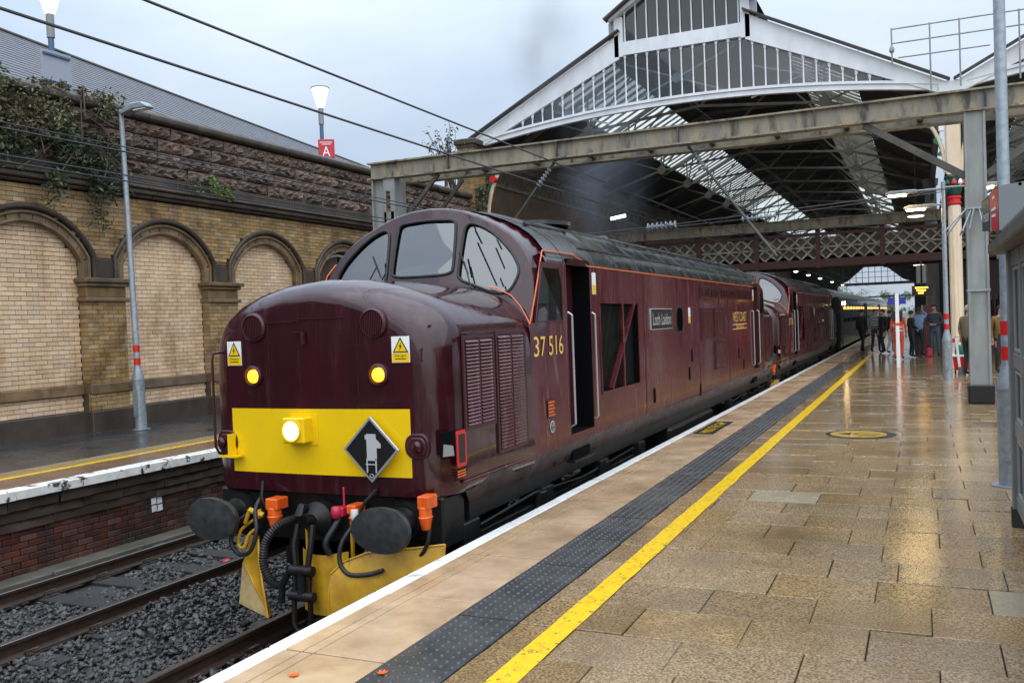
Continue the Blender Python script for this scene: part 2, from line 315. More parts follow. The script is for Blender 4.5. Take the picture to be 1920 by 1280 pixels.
# ---- tracks
def rail_prof(): return [(-.07, -.16), (.07, -.16), (.07, -.148), (.012, -.125), (.01, -.045), (.035, -.035), (.036, -.006), (.03, 0), (-.03, 0), (-.036, -.006), (-.035, -.035), (-.01, -.045), (-.012, -.125), (-.07, -.148)]
def track(xc, label, gap):
    t = thing('railway_track', label, 'track', (xc, 0, -.17), 'tracks between the platforms')
    for s in (-1, 1):
        m = MB(); P = rail_prof(); n = len(P); xs = xc+s*.7525
        vs = [(xs+u, y, v) for y in (-14, 130) for u, v in P]
        m.add(vs, [(i, (i+1) % n, n+(i+1) % n, n+i) for i in range(n)]); m.mi = [1 if i in (6, 7, 8) else 0 for i in range(n)]
        m.build('rail', ['rail_rust', 'rail_top'], t, smooth=0)
    sm = MB().box(-1.25, 1.25, -.125, .125, -.3, -.172).mesh('sleeper', 'sleeper', bevel=.012)
    cl = MB().tube([(.05, -.05, -.15), (.09, -.05, -.115), (.13, -.02, -.10), (.14, .03, -.1), (.10, .06, -.11), (.07, .03, -.12), (.075, -.01, -.135), (.12, -.01, -.15)], .009, 6).mesh('rail_clip', 'rail_rust')
    pl = MB().box(-.13, .13, -.08, .08, -.172, -.158).mesh('chair', 'rail_rust', bevel=.004)
    for i in range(34):
        y = -5.2+i*.7
        o = put('sleeper', sm, t, (xc+random.uniform(-.015, .015), y, 0))
        if y > 5.5: continue
        for s in (-1, 1):
            put('rail_chair', pl, t, (xc+s*.7525, y, 0))
            for q in (-1, 1): put('rail_clip', cl, t, (xc+s*.7525, y, 0), (0, 0, 0 if q > 0 else math.pi))
    return t
track(-3.4, 'empty railway track beside the far left platform', 1); track(0, 'railway track under the maroon locomotives', 0)
pk = MB().lathe([(.02, -.03), (.045, -.01), (.05, .02), (.03, .04)], (-2.95, 1.95, -.11), n=9, sx=1.3).build('crumpled_packet', 'crimson'); tag(pk, 'small crumpled pink-red packet lying on ballast of empty track', 'litter')
# ---- left platform
lp = MB().box(-9.4, -5.1, -14, 22, -.5, PZ-.006).build('platform_left', 'asphalt_wet'); tag(lp, kind='structure'); BASE[lp] = (0, 0, 0)
def noisy_strip(x0, x1, z0, z1, y0, y1, step, amp, rnd):
    m = MB(); rows = []
    y = y0
    while y <= y1:
        a = rnd.uniform(-amp, amp); b = rnd.uniform(-amp, amp)
        rows.append([(x0, y, z0), (x1+b, y, z0), (x1+a, y, z1-.012), (x1-.015+a*.5, y, z1), (x0, y, z1)]); y += step
    m.grid(rows, True); return m
rn = random.Random(5)
y = -5.0
while y < 20:
    w = rn.uniform(.75, 1.1)
    noisy_strip(-5.06, -4.85+rn.uniform(-.008, .008), .80, PZ+rn.uniform(-.003, .004), y, y+w-.008, (w-.0081)/9, .006, rn).build('coping_stone', 'worn_white', lp)
    y += w
y = -5
while y < 20:
    MB().box(-5.74, -5.063, y, y+.896, .80, PZ+rn.uniform(-.002, .002)).build('edge_slab', 'lp_slab', lp, bevel=.004) if y < 8 else None
    y += .9
MB().box(-5.74, -5.063, y-12, 20, .8, PZ-.004).build('edge_paving', 'lp_slab', lp)
MB().box(-5.86, -5.745, -14, 22, .8, PZ+.003).build('painted_line', 'yellow_paint', lp)
tm = MB().box(-6.3, -5.865, 0, .395, .85, PZ)
for i in range(6): tm.box(-6.3+.02+i*.071, -6.3+.065+i*.071, .01, .385, PZ, PZ+.005)
tme = tm.mesh('tactile_paver', 'lp_tactile')
for i in range(40): put('tactile_paver', tme, lp, (0, -5+i*.4, 0))
MB().box(-6.3, -5.865, 11.0, 22, .8, PZ).build('tactile_strip', 'lp_tactile', lp)
for k, (z0, z1, xx) in enumerate(((.66, .797, -4.92), (.53, .657, -4.97), (.41, .527, -5.0))):
    y = -5
    while y < 14:
        w = rn.uniform(.6, .95)
        noisy_strip(-5.2, xx, z0, z1, y, y+w-.012, (w-.0121)/6, .018, rn).build('corbel_stone', 'stone_dark', lp); y += w
MB().box(-5.35, -5.075, -14, 22, -.5, .6).build('backing_wall', 'mortar_dark', lp)
bm_ = [MB().box(-.06, 0, -w/2, w/2, -.034, .034).mesh('brick', 'brick_red', bevel=.005) for w in (.218, .106)]
ns = MB(); cnt = 0
for r in range(7):
    z = .37-r*.077; y = -4+(.115 if r % 2 else 0)
    while y < 14:
        dx = rn.uniform(-.006, .006)
        if -1.2 < y < 8.6 and cnt < 298 and r < 7:
            put('brick', bm_[0], lp, (-5.035+dx, y, z), (0, 0, rn.uniform(-.01, .01))); cnt += 1
        else: ns.box(-5.09, -5.035+dx, y-.109, y+.109, z-.034, z+.034)
        y += .229
stuff(ns.build('brickwork', 'brick_red', lp))
y = -6
while y < 14:
    w = 1.4
    MB().box(-5.03, -4.72+rn.uniform(-.01, .01), y, y+w-.015, -.3, -.115+rn.uniform(-.012, .012)).build('trough_cover', 'concrete', lp, bevel=.012); y += w
f = FXR(-5.028, 2.92, .30)
pt = MB()
for a, b in ((-.06, .055), (.045, .05), (-.055, -.05), (.05, -.055)): pt.prism([(a-.045, b-.045), (a+.045, b-.04), (a+.04, b+.045), (a-.045, b+.045)], f, 0, .004)
pt.build('white_patch', 'white_paint', lp)
# ---- right platform
rp = MB().box(1.62, 14, -16, 130, -.6, PZ-.03).build('platform_right', 'joint'); tag(rp, kind='structure'); BASE[rp] = (0, 0, 0)
MB().box(1.56, 1.62, -16, 130, -.6, .75).build('platform_face', 'mortar_dark', rp)
em = MB()
for a, b in ((1.566, 1.675), (1.683, 1.752), (1.76, 2.196)): em.box(a, b, .008, 1.062, .80, PZ)
eme = em.mesh('edge_slab', 'edge_slab', bevel=.003); wme = MB().box(1.4475, 1.56, .003, 1.067, .76, PZ+.001).mesh('white_edge', 'white_paint', bevel=.01)
tmm = MB().box(2.202, 2.598, .003, .397, .85, PZ)
for i in range(6):
    for j in range(6):
        tmm.lathe([(.0135, 0), (.0115, .0045), (.007, .006)], (2.235+i*.066, .036+j*.066, PZ), n=8)
tmme = tmm.mesh('tactile_paver', 'tactile', smooth=60)
for k in range(-4, 42):
    put('edge_slab', eme, rp, (0, -2.62+1.07*k, rn.uniform(-.002, .002))); put('white_edge', wme, rp, (rn.uniform(-.003, .003), -2.62+1.07*k, 0))
for k in range(-14, 110): put('tactile_paver', tmme, rp, (0, -1.0+.4*k, rn.uniform(-.002, .002)), (rn.uniform(-.002, .002), 0, 0))
MB().box(1.566, 2.196, 42.4, 130, .8, PZ).build('edge_paving', 'edge_slab', rp); MB().box(1.4475, 1.56, 42.4, 130, .8, PZ).build('edge_line', 'white_paint', rp)
MB().box(2.202, 2.598, 43.1, 130, .8, PZ).build('tactile_strip', 'tactile', rp)
slabs = []; r_ = 0; y = -5.2
while y < 62:
    x = 2.604; w = .3+.62*((r_*.5+.12*rn.random()) % 1); w = max(.22, min(.62, w))
    while x < 9.5:
        slabs.append((x, y, w, .482)); x += w; w = .62 if rn.random() > .06 else .42
    y += .482; r_ += 1
def slab_view(s):
    c = Vector((s[0]+s[2]/2, s[1]+.24, PZ))-cam.matrix_world.translation
    d = c.dot(f2); px = c.dot(r3)/d*1712.7 if d > .3 else 9999; py = -c.dot(u3)/d*1712.7
    return (abs(px) < 1030 and abs(py) < 700), s[2]*.48/max(d, .1)**3
vis = sorted([s for s in slabs if slab_view(s)[0]], key=lambda s: -slab_view(s)[1]); near = set(vis[:300]); cache = {}
far = MB()
for s in slabs:
    x, y, w, d = s; pale = (x < 3.75 < x+w and y < 2.45 < y+d) or (x < 5.2 < x+w and y < -.6 < y+d)
    if s in near:
        key = (round(w, 2), pale)
        if key not in cache: cache[key] = MB().box(.003, w-.003, .003, d-.003, -.05, 0).mesh('slab', 'paving_pale' if pale else 'paving', bevel=.0035)
        put('slab', cache[key], rp, (x, y, PZ+rn.uniform(-.006, .003)), (rn.uniform(-.006, .006), rn.uniform(-.006, .006), rn.uniform(-.002, .002)))
    else: far.box(x+.003, x+w-.003, y+.003, y+d-.003, PZ-.04, PZ+rn.uniform(-.002, .001))
stuff(far.build('paving', 'paving', rp, smooth=0))
MB().box(2.604, 9.5, 62.2, 130, .85, PZ).build('far_paving', 'paving', rp); MB().box(9.51, 14, -16, 130, .85, PZ).build('back_paving', 'paving', rp)
yl = MB(); rows = []
for i in range(152): y = -5.2+i*.241; rows.append([(2.805+rn.uniform(-.004, .004), y, PZ+.0055), (2.955+rn.uniform(-.004, .004), y, PZ+.0055)])
yl.grid(rows)
yl.build('painted_line', 'yellow_paint', rp)
lf = MB(); 
for (cx, cy, rot) in ((1.86, -2.92, .4), (2.27, -2.75, 1.3)):
    P = []
    for i in range(14):
        a = 2*math.pi*i/14; q = .035*(1 if i % 2 else .55); P.append((cx+q*math.cos(a+rot), cy+q*math.sin(a+rot), PZ+.008+.006*(i % 2)))
    lf = MB().add(P, [tuple(range(14))]); tag(lf.build('fallen_leaf', 'orange', smooth=0), 'orange-brown fallen leaf on beige platform edge slab' if rot < 1 else 'brown fallen leaf lying on grey tactile paving', 'leaf')
# mind-the-gap plate and floor roundel
mg = thing('platform_marking', 'black and yellow lettered warning panel on the beige platform edge', 'floor sign', (1.78, 7.5, PZ))
MB().box(1.63, 1.93, 6.72, 8.30, PZ-.01, PZ+.004).build('panel', 'black', mg)
ff = frame((1.78, 7.51, PZ+.005), (0, 1, 0), (-1, 0, 0)); text('lettering', 'MIND THE GAP', 1.34, .17, ff, 'yellow', mg, .001)
rd = thing('floor_roundel', 'oval-looking yellow and black round floor sticker on wet paving', 'floor sign', (3.93, 6.95, PZ))
fz = frame((3.93, 6.95, PZ), (1, 0, 0), (0, 1, 0))
MB().prism(circ(.46, 40), fz, -.008, .005).build('rim', 'black', rd); MB().prism(circ(.37, 40, -.03), fz, .004, .0065).build('disc', 'floor_yellow', rd)
MB().prism([(-.3, 0), (-.13, .14), (-.13, -.14)], fz, .006, .0085).build('arrow', 'black', rd)
ring = MB(); ring.grid([[tuple(fz(.08+r*math.cos(2*math.pi*i/32)*1.0, r*math.sin(2*math.pi*i/32)*.55, .0085)) for i in range(33)] for r in (.14, .17)]); ring.build('ring', 'black', rd, smooth=0)
MB().prism([(-.02, -.15), (.22, -.15), (.22, -.18), (-.02, -.18)], fz, .006, .0085).build('bar', 'black', rd)
# ---- arcaded retaining wall
wl = thing('arcade_wall', 'tall yellow-brick wall with blind arches and dark rusticated stone parapet on the left', 'wall', (-9.4, 5, PZ))
XP, XR = -9.22, -9.42; PIT = 3.15; PC0 = 5.98; YW0, YW1 = -3.5, 22
piers = [PC0+PIT*k for k in range(-3, 6)]
MB().box(-10.1, -9.5, YW0, YW1, -.3, 7.0).build('core', 'mortar', wl)
HALF = 1.115; ZS, ZA = 4.05, 4.72; RISE = ZA-ZS; RAD = (HALF**2+RISE**2)/(2*RISE); ZC = ZA-RAD
def intr(y, yc, off=0):
    d = y-yc; rr = RAD+off
    if abs(d) >= HALF+off: return -1
    return ZC+math.sqrt(max(0, rr*rr-d*d))
BH, BL = .0805, .235; nearb = []; restb = []
def brick_rows(y0, y1, z0, z1, x, kind, test=None, hd=False):
    r = 0; z = z0
    while z+BH*.5 < z1:
        off = BL/2 if r % 2 else 0; y = y0-off
        while y < y1-.02:
            a = max(y, y0); b = min(y+BL, y1)
            if b-a > .03:
                yc = (a+b)/2; zc = z+BH/2
                if not test or test(yc, zc): (nearb if (kind == 'brick_cream' and 3.9 < yc < 5.6 and b-a > .2) else restb).append((x, a, b, z, kind))
            y += BL
        z += BH; r += 1
for k, pc in enumerate(piers):
    brick_rows(pc-.45, pc+.45, 1.305, 1.60, XP, 'brick_ochre'); brick_rows(pc-.45, pc+.45, 1.80, 3.32, XP, 'brick_ochre')
    a, b = pc+.45, pc+PIT-.45; yc = pc+PIT/2
    if yc > 20.5: break
    win = 12.9 < yc < 14.6
    brick_rows(a, b, 1.305, 1.60, XR, 'brick_cream'); brick_rows(a, b, 1.80, 4.75, XR, 'brick_cream', (lambda y, z, yc=yc: z < intr(y, yc, .05)) if not win else (lambda y, z, yc=yc: z < 2.4))
    ring_t = .20
    # voussoirs
    a0 = math.asin(HALF/RAD); nv = 11
    for i in range(nv):
        t0 = -a0+2*a0*i/nv+.004; t1 = -a0+2*a0*(i+1)/nv-.004
        P = [(RAD*math.sin(t0), RAD*math.cos(t0)), (RAD*math.sin(t1), RAD*math.cos(t1)), ((RAD+ring_t)*math.sin(t1), (RAD+ring_t)*math.cos(t1)), ((RAD+ring_t)*math.sin(t0), (RAD+ring_t)*math.cos(t0))]
        m = MB().prism(P, frame((XR-.02, yc, ZC), (0, 1, 0), (0, 0, 1)), 0, .16); m.build('voussoir', 'stone_arch', wl, bevel=.012)
    # hood moulding and stilted jambs
    for off, xx, rr in ((.245, -9.215, .045), (.14, -9.25, .025), (.0, -9.29, .03)):
        rows = []
        for i in range(-1, 26):
            t_ = -a0+2*a0*max(0, min(24, i))/24; row = []
            for do, dx in ((-rr, -.08), (-rr, 0), (-rr*.4, rr*.7), (rr*.5, rr*.7), (rr, rr*.2), (rr, -.08)):
                q = RAD+off+do; yq = yc+q*math.sin(t_); zq = ZC+q*math.cos(t_)
                if i in (-1, 25): zq = 3.76
                row.append((xx+dx, yq, zq))
            rows.append(row)
        MB().grid(rows).build('hood_moulding' if off > .2 else 'arch_moulding', 'stone_dark' if off > .2 else 'stone_arch', wl, smooth=30)
    for s in (-1, 1): MB().box(XR-.02, XR+.14, yc+s*(HALF), yc+s*(HALF+.2), 3.755, ZS+.03).build('jamb_stone', 'stone_arch', wl, bevel=.012)
    MB().box(XR-.06, XR+.055, a, b, 1.60, 1.80).build('sill_band', 'stone_arch', wl, bevel=.02); MB().box(XR-.06, XR+.09, a, b, .8, 1.30).build('plinth_stone', 'stone_dark', wl, bevel=.02)
    if win:
        fr = MB()
        for yy in (-.95, 0, .95): fr.box(XR-.1, XR-.04, yc+yy-.04, yc+yy+.04, 2.4, 4.1 if yy else 4.7)
        fr.box(XR-.1, XR-.04, yc-.99, yc+.99, 3.3, 3.37); fr.tube([(XR-.07, yc+(RAD-.1)*math.sin(-a0+2*a0*i/16), ZC+(RAD-.1)*math.cos(-a0+2*a0*i/16)) for i in range(17)], .045, 6)
        w_ = fr.build('window', 'white', wl); MB().box(XR-.12, XR-.105, yc-1.1, yc+1.1, 2.4, 4.75).build('pane', 'side_glass', w_)
for pc in piers:
    if pc > 21: break
    MB().box(XP-.2, XP+.05, pc-.47, pc+.47, .8, 1.30).build('plinth_stone', 'stone_dark', wl, bevel=.02)
    MB().box(XP-.2, XP+.03, pc-.455, pc+.455, 1.60, 1.80).build('band_stone', 'stone_arch', wl, bevel=.02)
    MB().box(XP-.3, XP-.012, pc-.446, pc+.446, 1.25, 3.35).build('pier_core', 'mortar', wl)
    for s in (-1, 1):
        for r in range(19): MB().box(XR+.0, XP-.006, pc+s*.440, pc+s*.4485, 1.80+r*BH+.005, 1.80+(r+1)*BH-.005).build('reveal_brick', 'brick_ochre', wl, smooth=0) if pc > 2 and pc < 13 and s < 0 else None
    imp = MB()
    for z0, z1, e in ((3.32, 3.40, .07), (3.40, 3.60, .01), (3.60, 3.67, .07), (3.67, 3.755, .13)): imp.box(XP-.25, XP+e, pc-.45-e*.8, pc+.45+e*.8, z0, z1)
    imp.build('impost', 'stone_arch', wl, bevel=.015)
    MB().box(XP-.2, XP-.03, pc-.26, pc+.26, 3.76, 4.12).build('springer_stone', 'stone_dark', wl, bevel=.02)
    MB().box(-9.5, XP-.04, pc-.20, pc+.20, 4.12, 4.3).build('springer_stone', 'stone_arch', wl, bevel=.02)
def span_test(y, z):
    for pc in piers:
        yc = pc+PIT/2
        if abs(y-yc) < HALF+.30 and z < intr(y, yc, .25): return False
    return z > 4.22
brick_rows(YW0, YW1, 4.13, 5.36, XP-.03, 'brick_ochre', span_test)
bme = {}
nearb.sort(key=lambda q: q[1])
keep = nearb[:300]; restb += nearb[300:]
for x, a, b, z, kind in keep:
    key = (round(b-a, 3), kind)
    if key not in bme: bme[key] = MB().box(-.07, 0, .0045, b-a-.0045, .0045, BH-.0045).mesh('brick', kind, bevel=.003)
    put('brick', bme[key], wl, (x+rn.uniform(-.003, .003), a, z))
for kind in ('brick_cream', 'brick_ochre'):
    m = MB()
    for x, a, b, z, kd in restb:
        if kd == kind:
            xx = x+rn.uniform(-.004, .004); y0, y1, z0, z1 = a+.0045, b-.0045, z+.0045, z+BH-.0045
            m.add([(xx, y0, z0), (xx, y1, z0), (xx, y1, z1), (xx, y0, z1), (xx-.06, y0-.001, z0-.001), (xx-.06, y1+.001, z0-.001), (xx-.06, y1+.001, z1+.001), (xx-.06, y0-.001, z1+.001)], [(0, 1, 2, 3), (0, 4, 5, 1), (1, 5, 6, 2), (2, 6, 7, 3), (3, 7, 4, 0)])
    stuff(m.build('brickwork' if kind == 'brick_cream' else 'pier_brickwork', kind, wl, smooth=0))
for yb in [piers[0]+PIT*k*1.0 for k in range(9)]:
    if yb < 20: MB().box(-9.6, XR-.04, yb+.45, yb+PIT-.45, 1.3, 4.9).build('mortar_bed', 'mortar', wl)
# string course, rock-faced blocks, coping
for z0, z1, e in ((5.36, 5.42, .10), (5.42, 5.52, .17), (5.52, 5.58, .22), (5.58, 5.82, .06)):
    y = YW0
    while y < YW1:
        w = rn.uniform(1.1, 1.6); MB().box(-9.6, XP+e+rn.uniform(-.006, .006), y, min(y+w-.008, YW1), z0, z1).build('string_course', 'stone_dark', wl, bevel=.02); y += w
def rock_mesh(w, h, sd):
    rr = random.Random(sd); nx, nz_ = 13, 7; rows = []
    for j in range(nz_+1):
        row = []
        for i in range(nx+1):
            e = min(i, nx-i, j, nz_-j); d = rr.uniform(0, .02) if e == 0 else (.045+rr.uniform(0, .075)+.045*math.sin(i*1.3+sd)*math.sin(j*.9+sd*2) if e > 1 else .03+rr.uniform(0, .06)); jit = 0 if e == 0 else .35
            row.append((d, w*(i+rr.uniform(-jit, jit))/nx, h*(j+rr.uniform(-jit, jit))/nz_))
        rows.append(row)
    m = MB().grid(rows); m.add([(0, 0, 0), (0, w, 0), (0, w, h), (0, 0, h), (-.2, 0, 0), (-.2, w, 0), (-.2, w, h), (-.2, 0, h)], [(0, 4, 5, 1), (1, 5, 6, 2), (2, 6, 7, 3), (3, 7, 4, 0)])
    return m.mesh('rock_faced_block', 'stone_block', smooth=0)
HB = .268; variants = [(w, rock_mesh(w-.012, HB-.012, 10+i)) for i, w in enumerate((.62, .75, .9, 1.05, .82, .7))]
for c in range(4):
    y = YW0+rn.uniform(-.4, 0)
    while y < YW1-.6:
        w, me = rn.choice(variants); put('rock_faced_block', me, wl, (XP-.02+rn.uniform(-.01, .015), y, 5.825+c*HB)); y += w
y = YW0
while y < YW1:
    w = rn.uniform(1.0, 1.4); MB().prism([(-9.75, 6.9), (XP+.1, 6.9), (XP+.15, 6.94), (XP+.15, 7.03), (XP+.05, 7.11), (-9.75, 7.13)], lambda u, v, c: Vector((u, c, v)), y, y+w-.01).build('coping_stone', 'stone_dark', wl, bevel=.01); y += w
# street behind the wall, with a long slate-roofed building
st = MB().box(-120, -9.76, -60, 20, -1, 6.2).build('street', 'asphalt_wet'); tag(st, kind='structure')
gb = thing('slate_roof_building', 'long grey slate-roofed building rising behind the stone parapet', 'building', (-24, 20, 6.2))
A = Vector((-17.6, 3, 0)); B = Vector((-23.0, 36.5, 0)); dv = (B-A).normalized(); nv_ = Vector((dv.y, -dv.x, 0))
def gbp(t, n, z): p = A+dv*t+nv_*n; return Vector((p.x, p.y, z))
LN = (B-A).length
MB().add([gbp(-20, 4.2, 6.2), gbp(LN, 4.2, 6.2), gbp(LN, 4.2, 8.3), gbp(-20, 4.2, 8.3), gbp(-20, -6, 6.2), gbp(LN, -6, 6.2), gbp(LN, -6, 8.3), gbp(-20, -6, 8.3)], [(0, 1, 2, 3), (1, 5, 6, 2), (4, 5, 6, 7), (0, 4, 7, 3)]).build('wall', 'brick_dark', gb)
NR = 26; sl = None
for i in range(NR):
    t = i/NR; t2 = (i+1)/NR; n0 = 4.6*(1-t); n1 = 4.6*(1-t2)-.02; z0 = 8.1+3.4*t+.012; z1 = 8.1+3.4*t2
    MB().add([gbp(-20, n0, z0-.03), gbp(LN+.2, n0, z0-.03), gbp(LN+.2, n0, z0), gbp(-20, n0, z0), gbp(LN+.2, n1, z1), gbp(-20, n1, z1)], [(0, 1, 2, 3), (3, 2, 4, 5)]).build('slate_course', 'slate', gb, smooth=0)
MB().add([gbp(-20, 0, 11.49), gbp(LN+.2, 0, 11.49), gbp(LN+.2, -6.2, 8.2), gbp(-20, -6.2, 8.2)], [(0, 1, 2, 3)]).build('rear_slope', 'slate', gb)
MB().add([gbp(LN, 4.2, 8.3), gbp(LN, -6, 8.3), gbp(LN, 0, 11.45)], [(0, 1, 2)]).build('gable_wall', 'brick_dark', gb)
MB().tube([gbp(-20, 0, 11.5), gbp(LN+.2, 0, 11.5)], .07, 8).build('ridge', 'stone_dark', gb)
# ================================================================ LOCOMOTIVE
def loco_map(x, y, z):
    a = abs(x); w = 1-min(1, max(0, (min(y, 17.1-y)-1.35)/.35)); k = .857-.12*w
    if a > 1.0: x = math.copysign(1.0+(a-1.0)*k, x)
    if y > 0: y = y+.1*min(1, y/1.5)+.0146*max(0, y-1.5)
    return (x, y, z)
_mesh0 = MB.mesh
def _mesh1(s, *a, **k):
    s.v = [loco_map(*p) for p in s.v]; return _mesh0(s, *a, **k)
MB.mesh = _mesh1
LEN = 17.1          # rear end is the front end turned about y = LEN/2
NOSE = [(0, 3.085), (.4, 3.055), (.7, 2.99), (.95, 2.895), (1.12, 2.80), (1.23, 2.71), (1.29, 2.63), (1.325, 2.53), (1.34, 2.4), (1.345, 2.0), (1.345, 1.6), (1.345, 1.32), (1.30, 1.24)]
ARCH = [(0, 3.875), (.2, 3.862), (.4, 3.82), (.6, 3.745), (.8, 3.645), (.95, 3.545), (1.08, 3.435), (1.18, 3.32), (1.25, 3.2), (1.30, 3.05), (1.325, 2.88), (1.335, 2.70), (1.335, 2.52)]
ROOFP = [(0, 3.885), (.2, 3.875), (.4, 3.845), (.6, 3.79), (.8, 3.715), (.95, 3.64), (1.08, 3.56), (1.18, 3.48), (1.255, 3.40), (1.31, 3.32), (1.345, 3.24)]
def yc(x, z): return 1.60+.30*(z-3.0)+.07*(x/1.3)**2
def sect(P): return [(x, z) for x, z in P[::-1]]+[(-x, z) for x, z in P[1:]]
def spin(x, y, z): return (-x, LEN-y, z)
def nose_mesh():
    m = MB(); SP = sect(NOSE); y0 = -.16; r = .38; rows = []
    def st(d):
        q = min(d, r); i = r-math.sqrt(max(0, r*r-(r-q)**2)); row = []
        for x, z in SP:
            zz = z if z < 1.7 else z-(i*.55)*min(1, (z-1.7)/1.2)
            xx = x*(1.345-i)/1.345
            row.append((xx, y0+d+.05*(xx/1.2)**2*(1-q/r), zz))
        return row
    ds = [r*(1-math.cos(R(a))) for a in range(0, 91, 10)]
    rows = [st(d) for d in ds]+[st(.62), st(1.0), st(1.72)]
    m.grid(rows[::-1])
    first = rows[0]; n = len(first); h = n//2; cap = []
    for k in range(h+1):
        a = Vector(first[k]); b = Vector(first[n-1-k]); row = []
        for j in range(13):
            x = a.x+(b.x-a.x)*j/12; row.append((x, y0+.05*(x/1.2)**2, a.z+(b.z-a.z)*j/12))
        cap.append(row)
    m.grid(cap); return m
def inside(P, x, z):
    c = False; j = len(P)-1
    for i in range(len(P)):
        if (P[i][1] > z) != (P[j][1] > z) and x < (P[j][0]-P[i][0])*(z-P[i][1])/(P[j][1]-P[i][1])+P[i][0]: c = not c
        j = i
    return c
def chaikin(P, k=3):
    for _ in range(k):
        Q = []
        for a, b in zip(P, P[1:]+P[:1]): Q += [(a[0]*.75+b[0]*.25, a[1]*.75+b[1]*.25), (a[0]*.25+b[0]*.75, a[1]*.25+b[1]*.75)]
        P = Q
    return P
WC_ = chaikin([(-.37, 3.24), (-.35, 3.16), (0, 3.155), (.35, 3.16), (.37, 3.24), (.355, 3.62), (.34, 3.73), (.2, 3.745), (0, 3.755), (-.2, 3.745), (-.34, 3.73), (-.355, 3.62)], 3)
WR_ = chaikin([(.43, 3.20), (.44, 3.10), (.66, 3.02), (.88, 2.93), (1.02, 2.95), (1.11, 3.10), (1.11, 3.20), (.98, 3.38), (.78, 3.57), (.58, 3.68), (.46, 3.68), (.445, 3.5)], 3)
WL_ = [(-x, z) for x, z in WR_][::-1]
def zlow(x): return interp([(a, b-.03) for a, b in NOSE], x)-.05
def cab_front():
    m = MB(); NC, NRW = 220, 90; pts = []
    for i in range(NC+1):
        x = 1.325*math.sin((i/NC*2-1)*math.pi/2); zl = zlow(x); zh = max(zl+.01, interp(ARCH, x)-.012)
        pts.append([(x, zl+(zh-zl)*j/NRW) for j in range(NRW+1)])
    V = []; idx = {}; F = []
    def vi(i, j):
        if (i, j) not in idx: x, z = pts[i][j]; idx[(i, j)] = len(V); V.append((x, yc(x, z), z))
        return idx[(i, j)]
    for i in range(NC):
        for j in range(NRW):
            x = (pts[i][j][0]+pts[i+1][j+1][0])/2; z = (pts[i][j][1]+pts[i+1][j+1][1])/2
            if any(inside(Wp, x, z) for Wp in (WC_, WR_, WL_)): continue
            F.append((vi(i, j), vi(i+1, j), vi(i+1, j+1), vi(i, j+1)))
    m.add(V, F); return m
def cab_shell():
    A_ = sect(ARCH); n = len(A_)
    Rf = []
    for i, (x, z) in enumerate(A_):
        Rf.append((max(-1.35, min(1.35, x*1.02)), interp(ROOFP+[(1.352, 2.5)], min(abs(x*1.02), 1.345)) if abs(x) < 1.315 else z))
    rows = [[(x*.985, yc(x, z)-.001, z-.012) for x, z in A_], [(x, yc(x, z)+.004, z) for x, z in A_], [(x*1.008, yc(x, z)+.03, z+.012*(z > 3)) for x, z in A_], [(x*1.012, yc(x, z)+.10, z+.015*(z > 3)) for x, z in A_]]
    rows += [[(p[0], max(yc(x, z)+.16, min(2.3, yc(x, z)+.34)), p[1]) for p, (x, z) in zip(Rf, A_)]]
    return MB().grid(rows)
def face_poly(P, off): return [(x, yc(x, z)+off, z) for x, z in P]
def louvre_panel(par, fr, w, h, cols, n, mname='maroon_lit_side', slat=True, gmat='maroon_matt'):
    g_ = MB(); F_ = fr
    g_.prism([(-w/2, -h/2), (w/2, -h/2), (w/2, h/2), (-w/2, h/2)], F_, .001, .006)
    for a, b, c, d in ((-w/2, -w/2+.03, -h/2, h/2), (w/2-.03, w/2, -h/2, h/2), (-w/2+.03, w/2-.03, h/2-.03, h/2), (-w/2+.03, w/2-.03, -h/2, -h/2+.03)):
        g_.prism([(a, c), (b, c), (b, d), (a, d)], F_, .006, .022)
    cw = (w-.06)/cols
    for k in range(1, cols): x = -w/2+.03+cw*k; g_.prism([(x-.012, -h/2+.03), (x+.012, -h/2+.03), (x+.012, h/2-.03), (x-.012, h/2-.03)], F_, .006, .02)
    G = g_.build('louvre_frame', gmat, par)
    sh = (h-.07)/n
    for k in range(cols):
        xa = -w/2+.03+cw*k+.016; xb = xa+cw-.032
        me = None
        for j in range(n):
            z0 = -h/2+.035+sh*j
            mm = MB().add([F_(xa, z0, .03), F_(xb, z0, .03), F_(xb, z0+sh*.18, .032), F_(xa, z0+sh*.18, .032), F_(xb, z0+sh*.92, .008), F_(xa, z0+sh*.92, .008), F_(xa, z0, .006), F_(xb, z0, .006)], [(0, 1, 2, 3), (3, 2, 4, 5), (0, 6, 7, 1)])
            if me is None: o = mm.build('slat', mname, G, smooth=0); me = o.data; zb = z0; fb = F_
            else:
                o = put('slat', me, G); o.location = fb(0, z0-zb, 0)-fb(0, 0, 0)
    return G
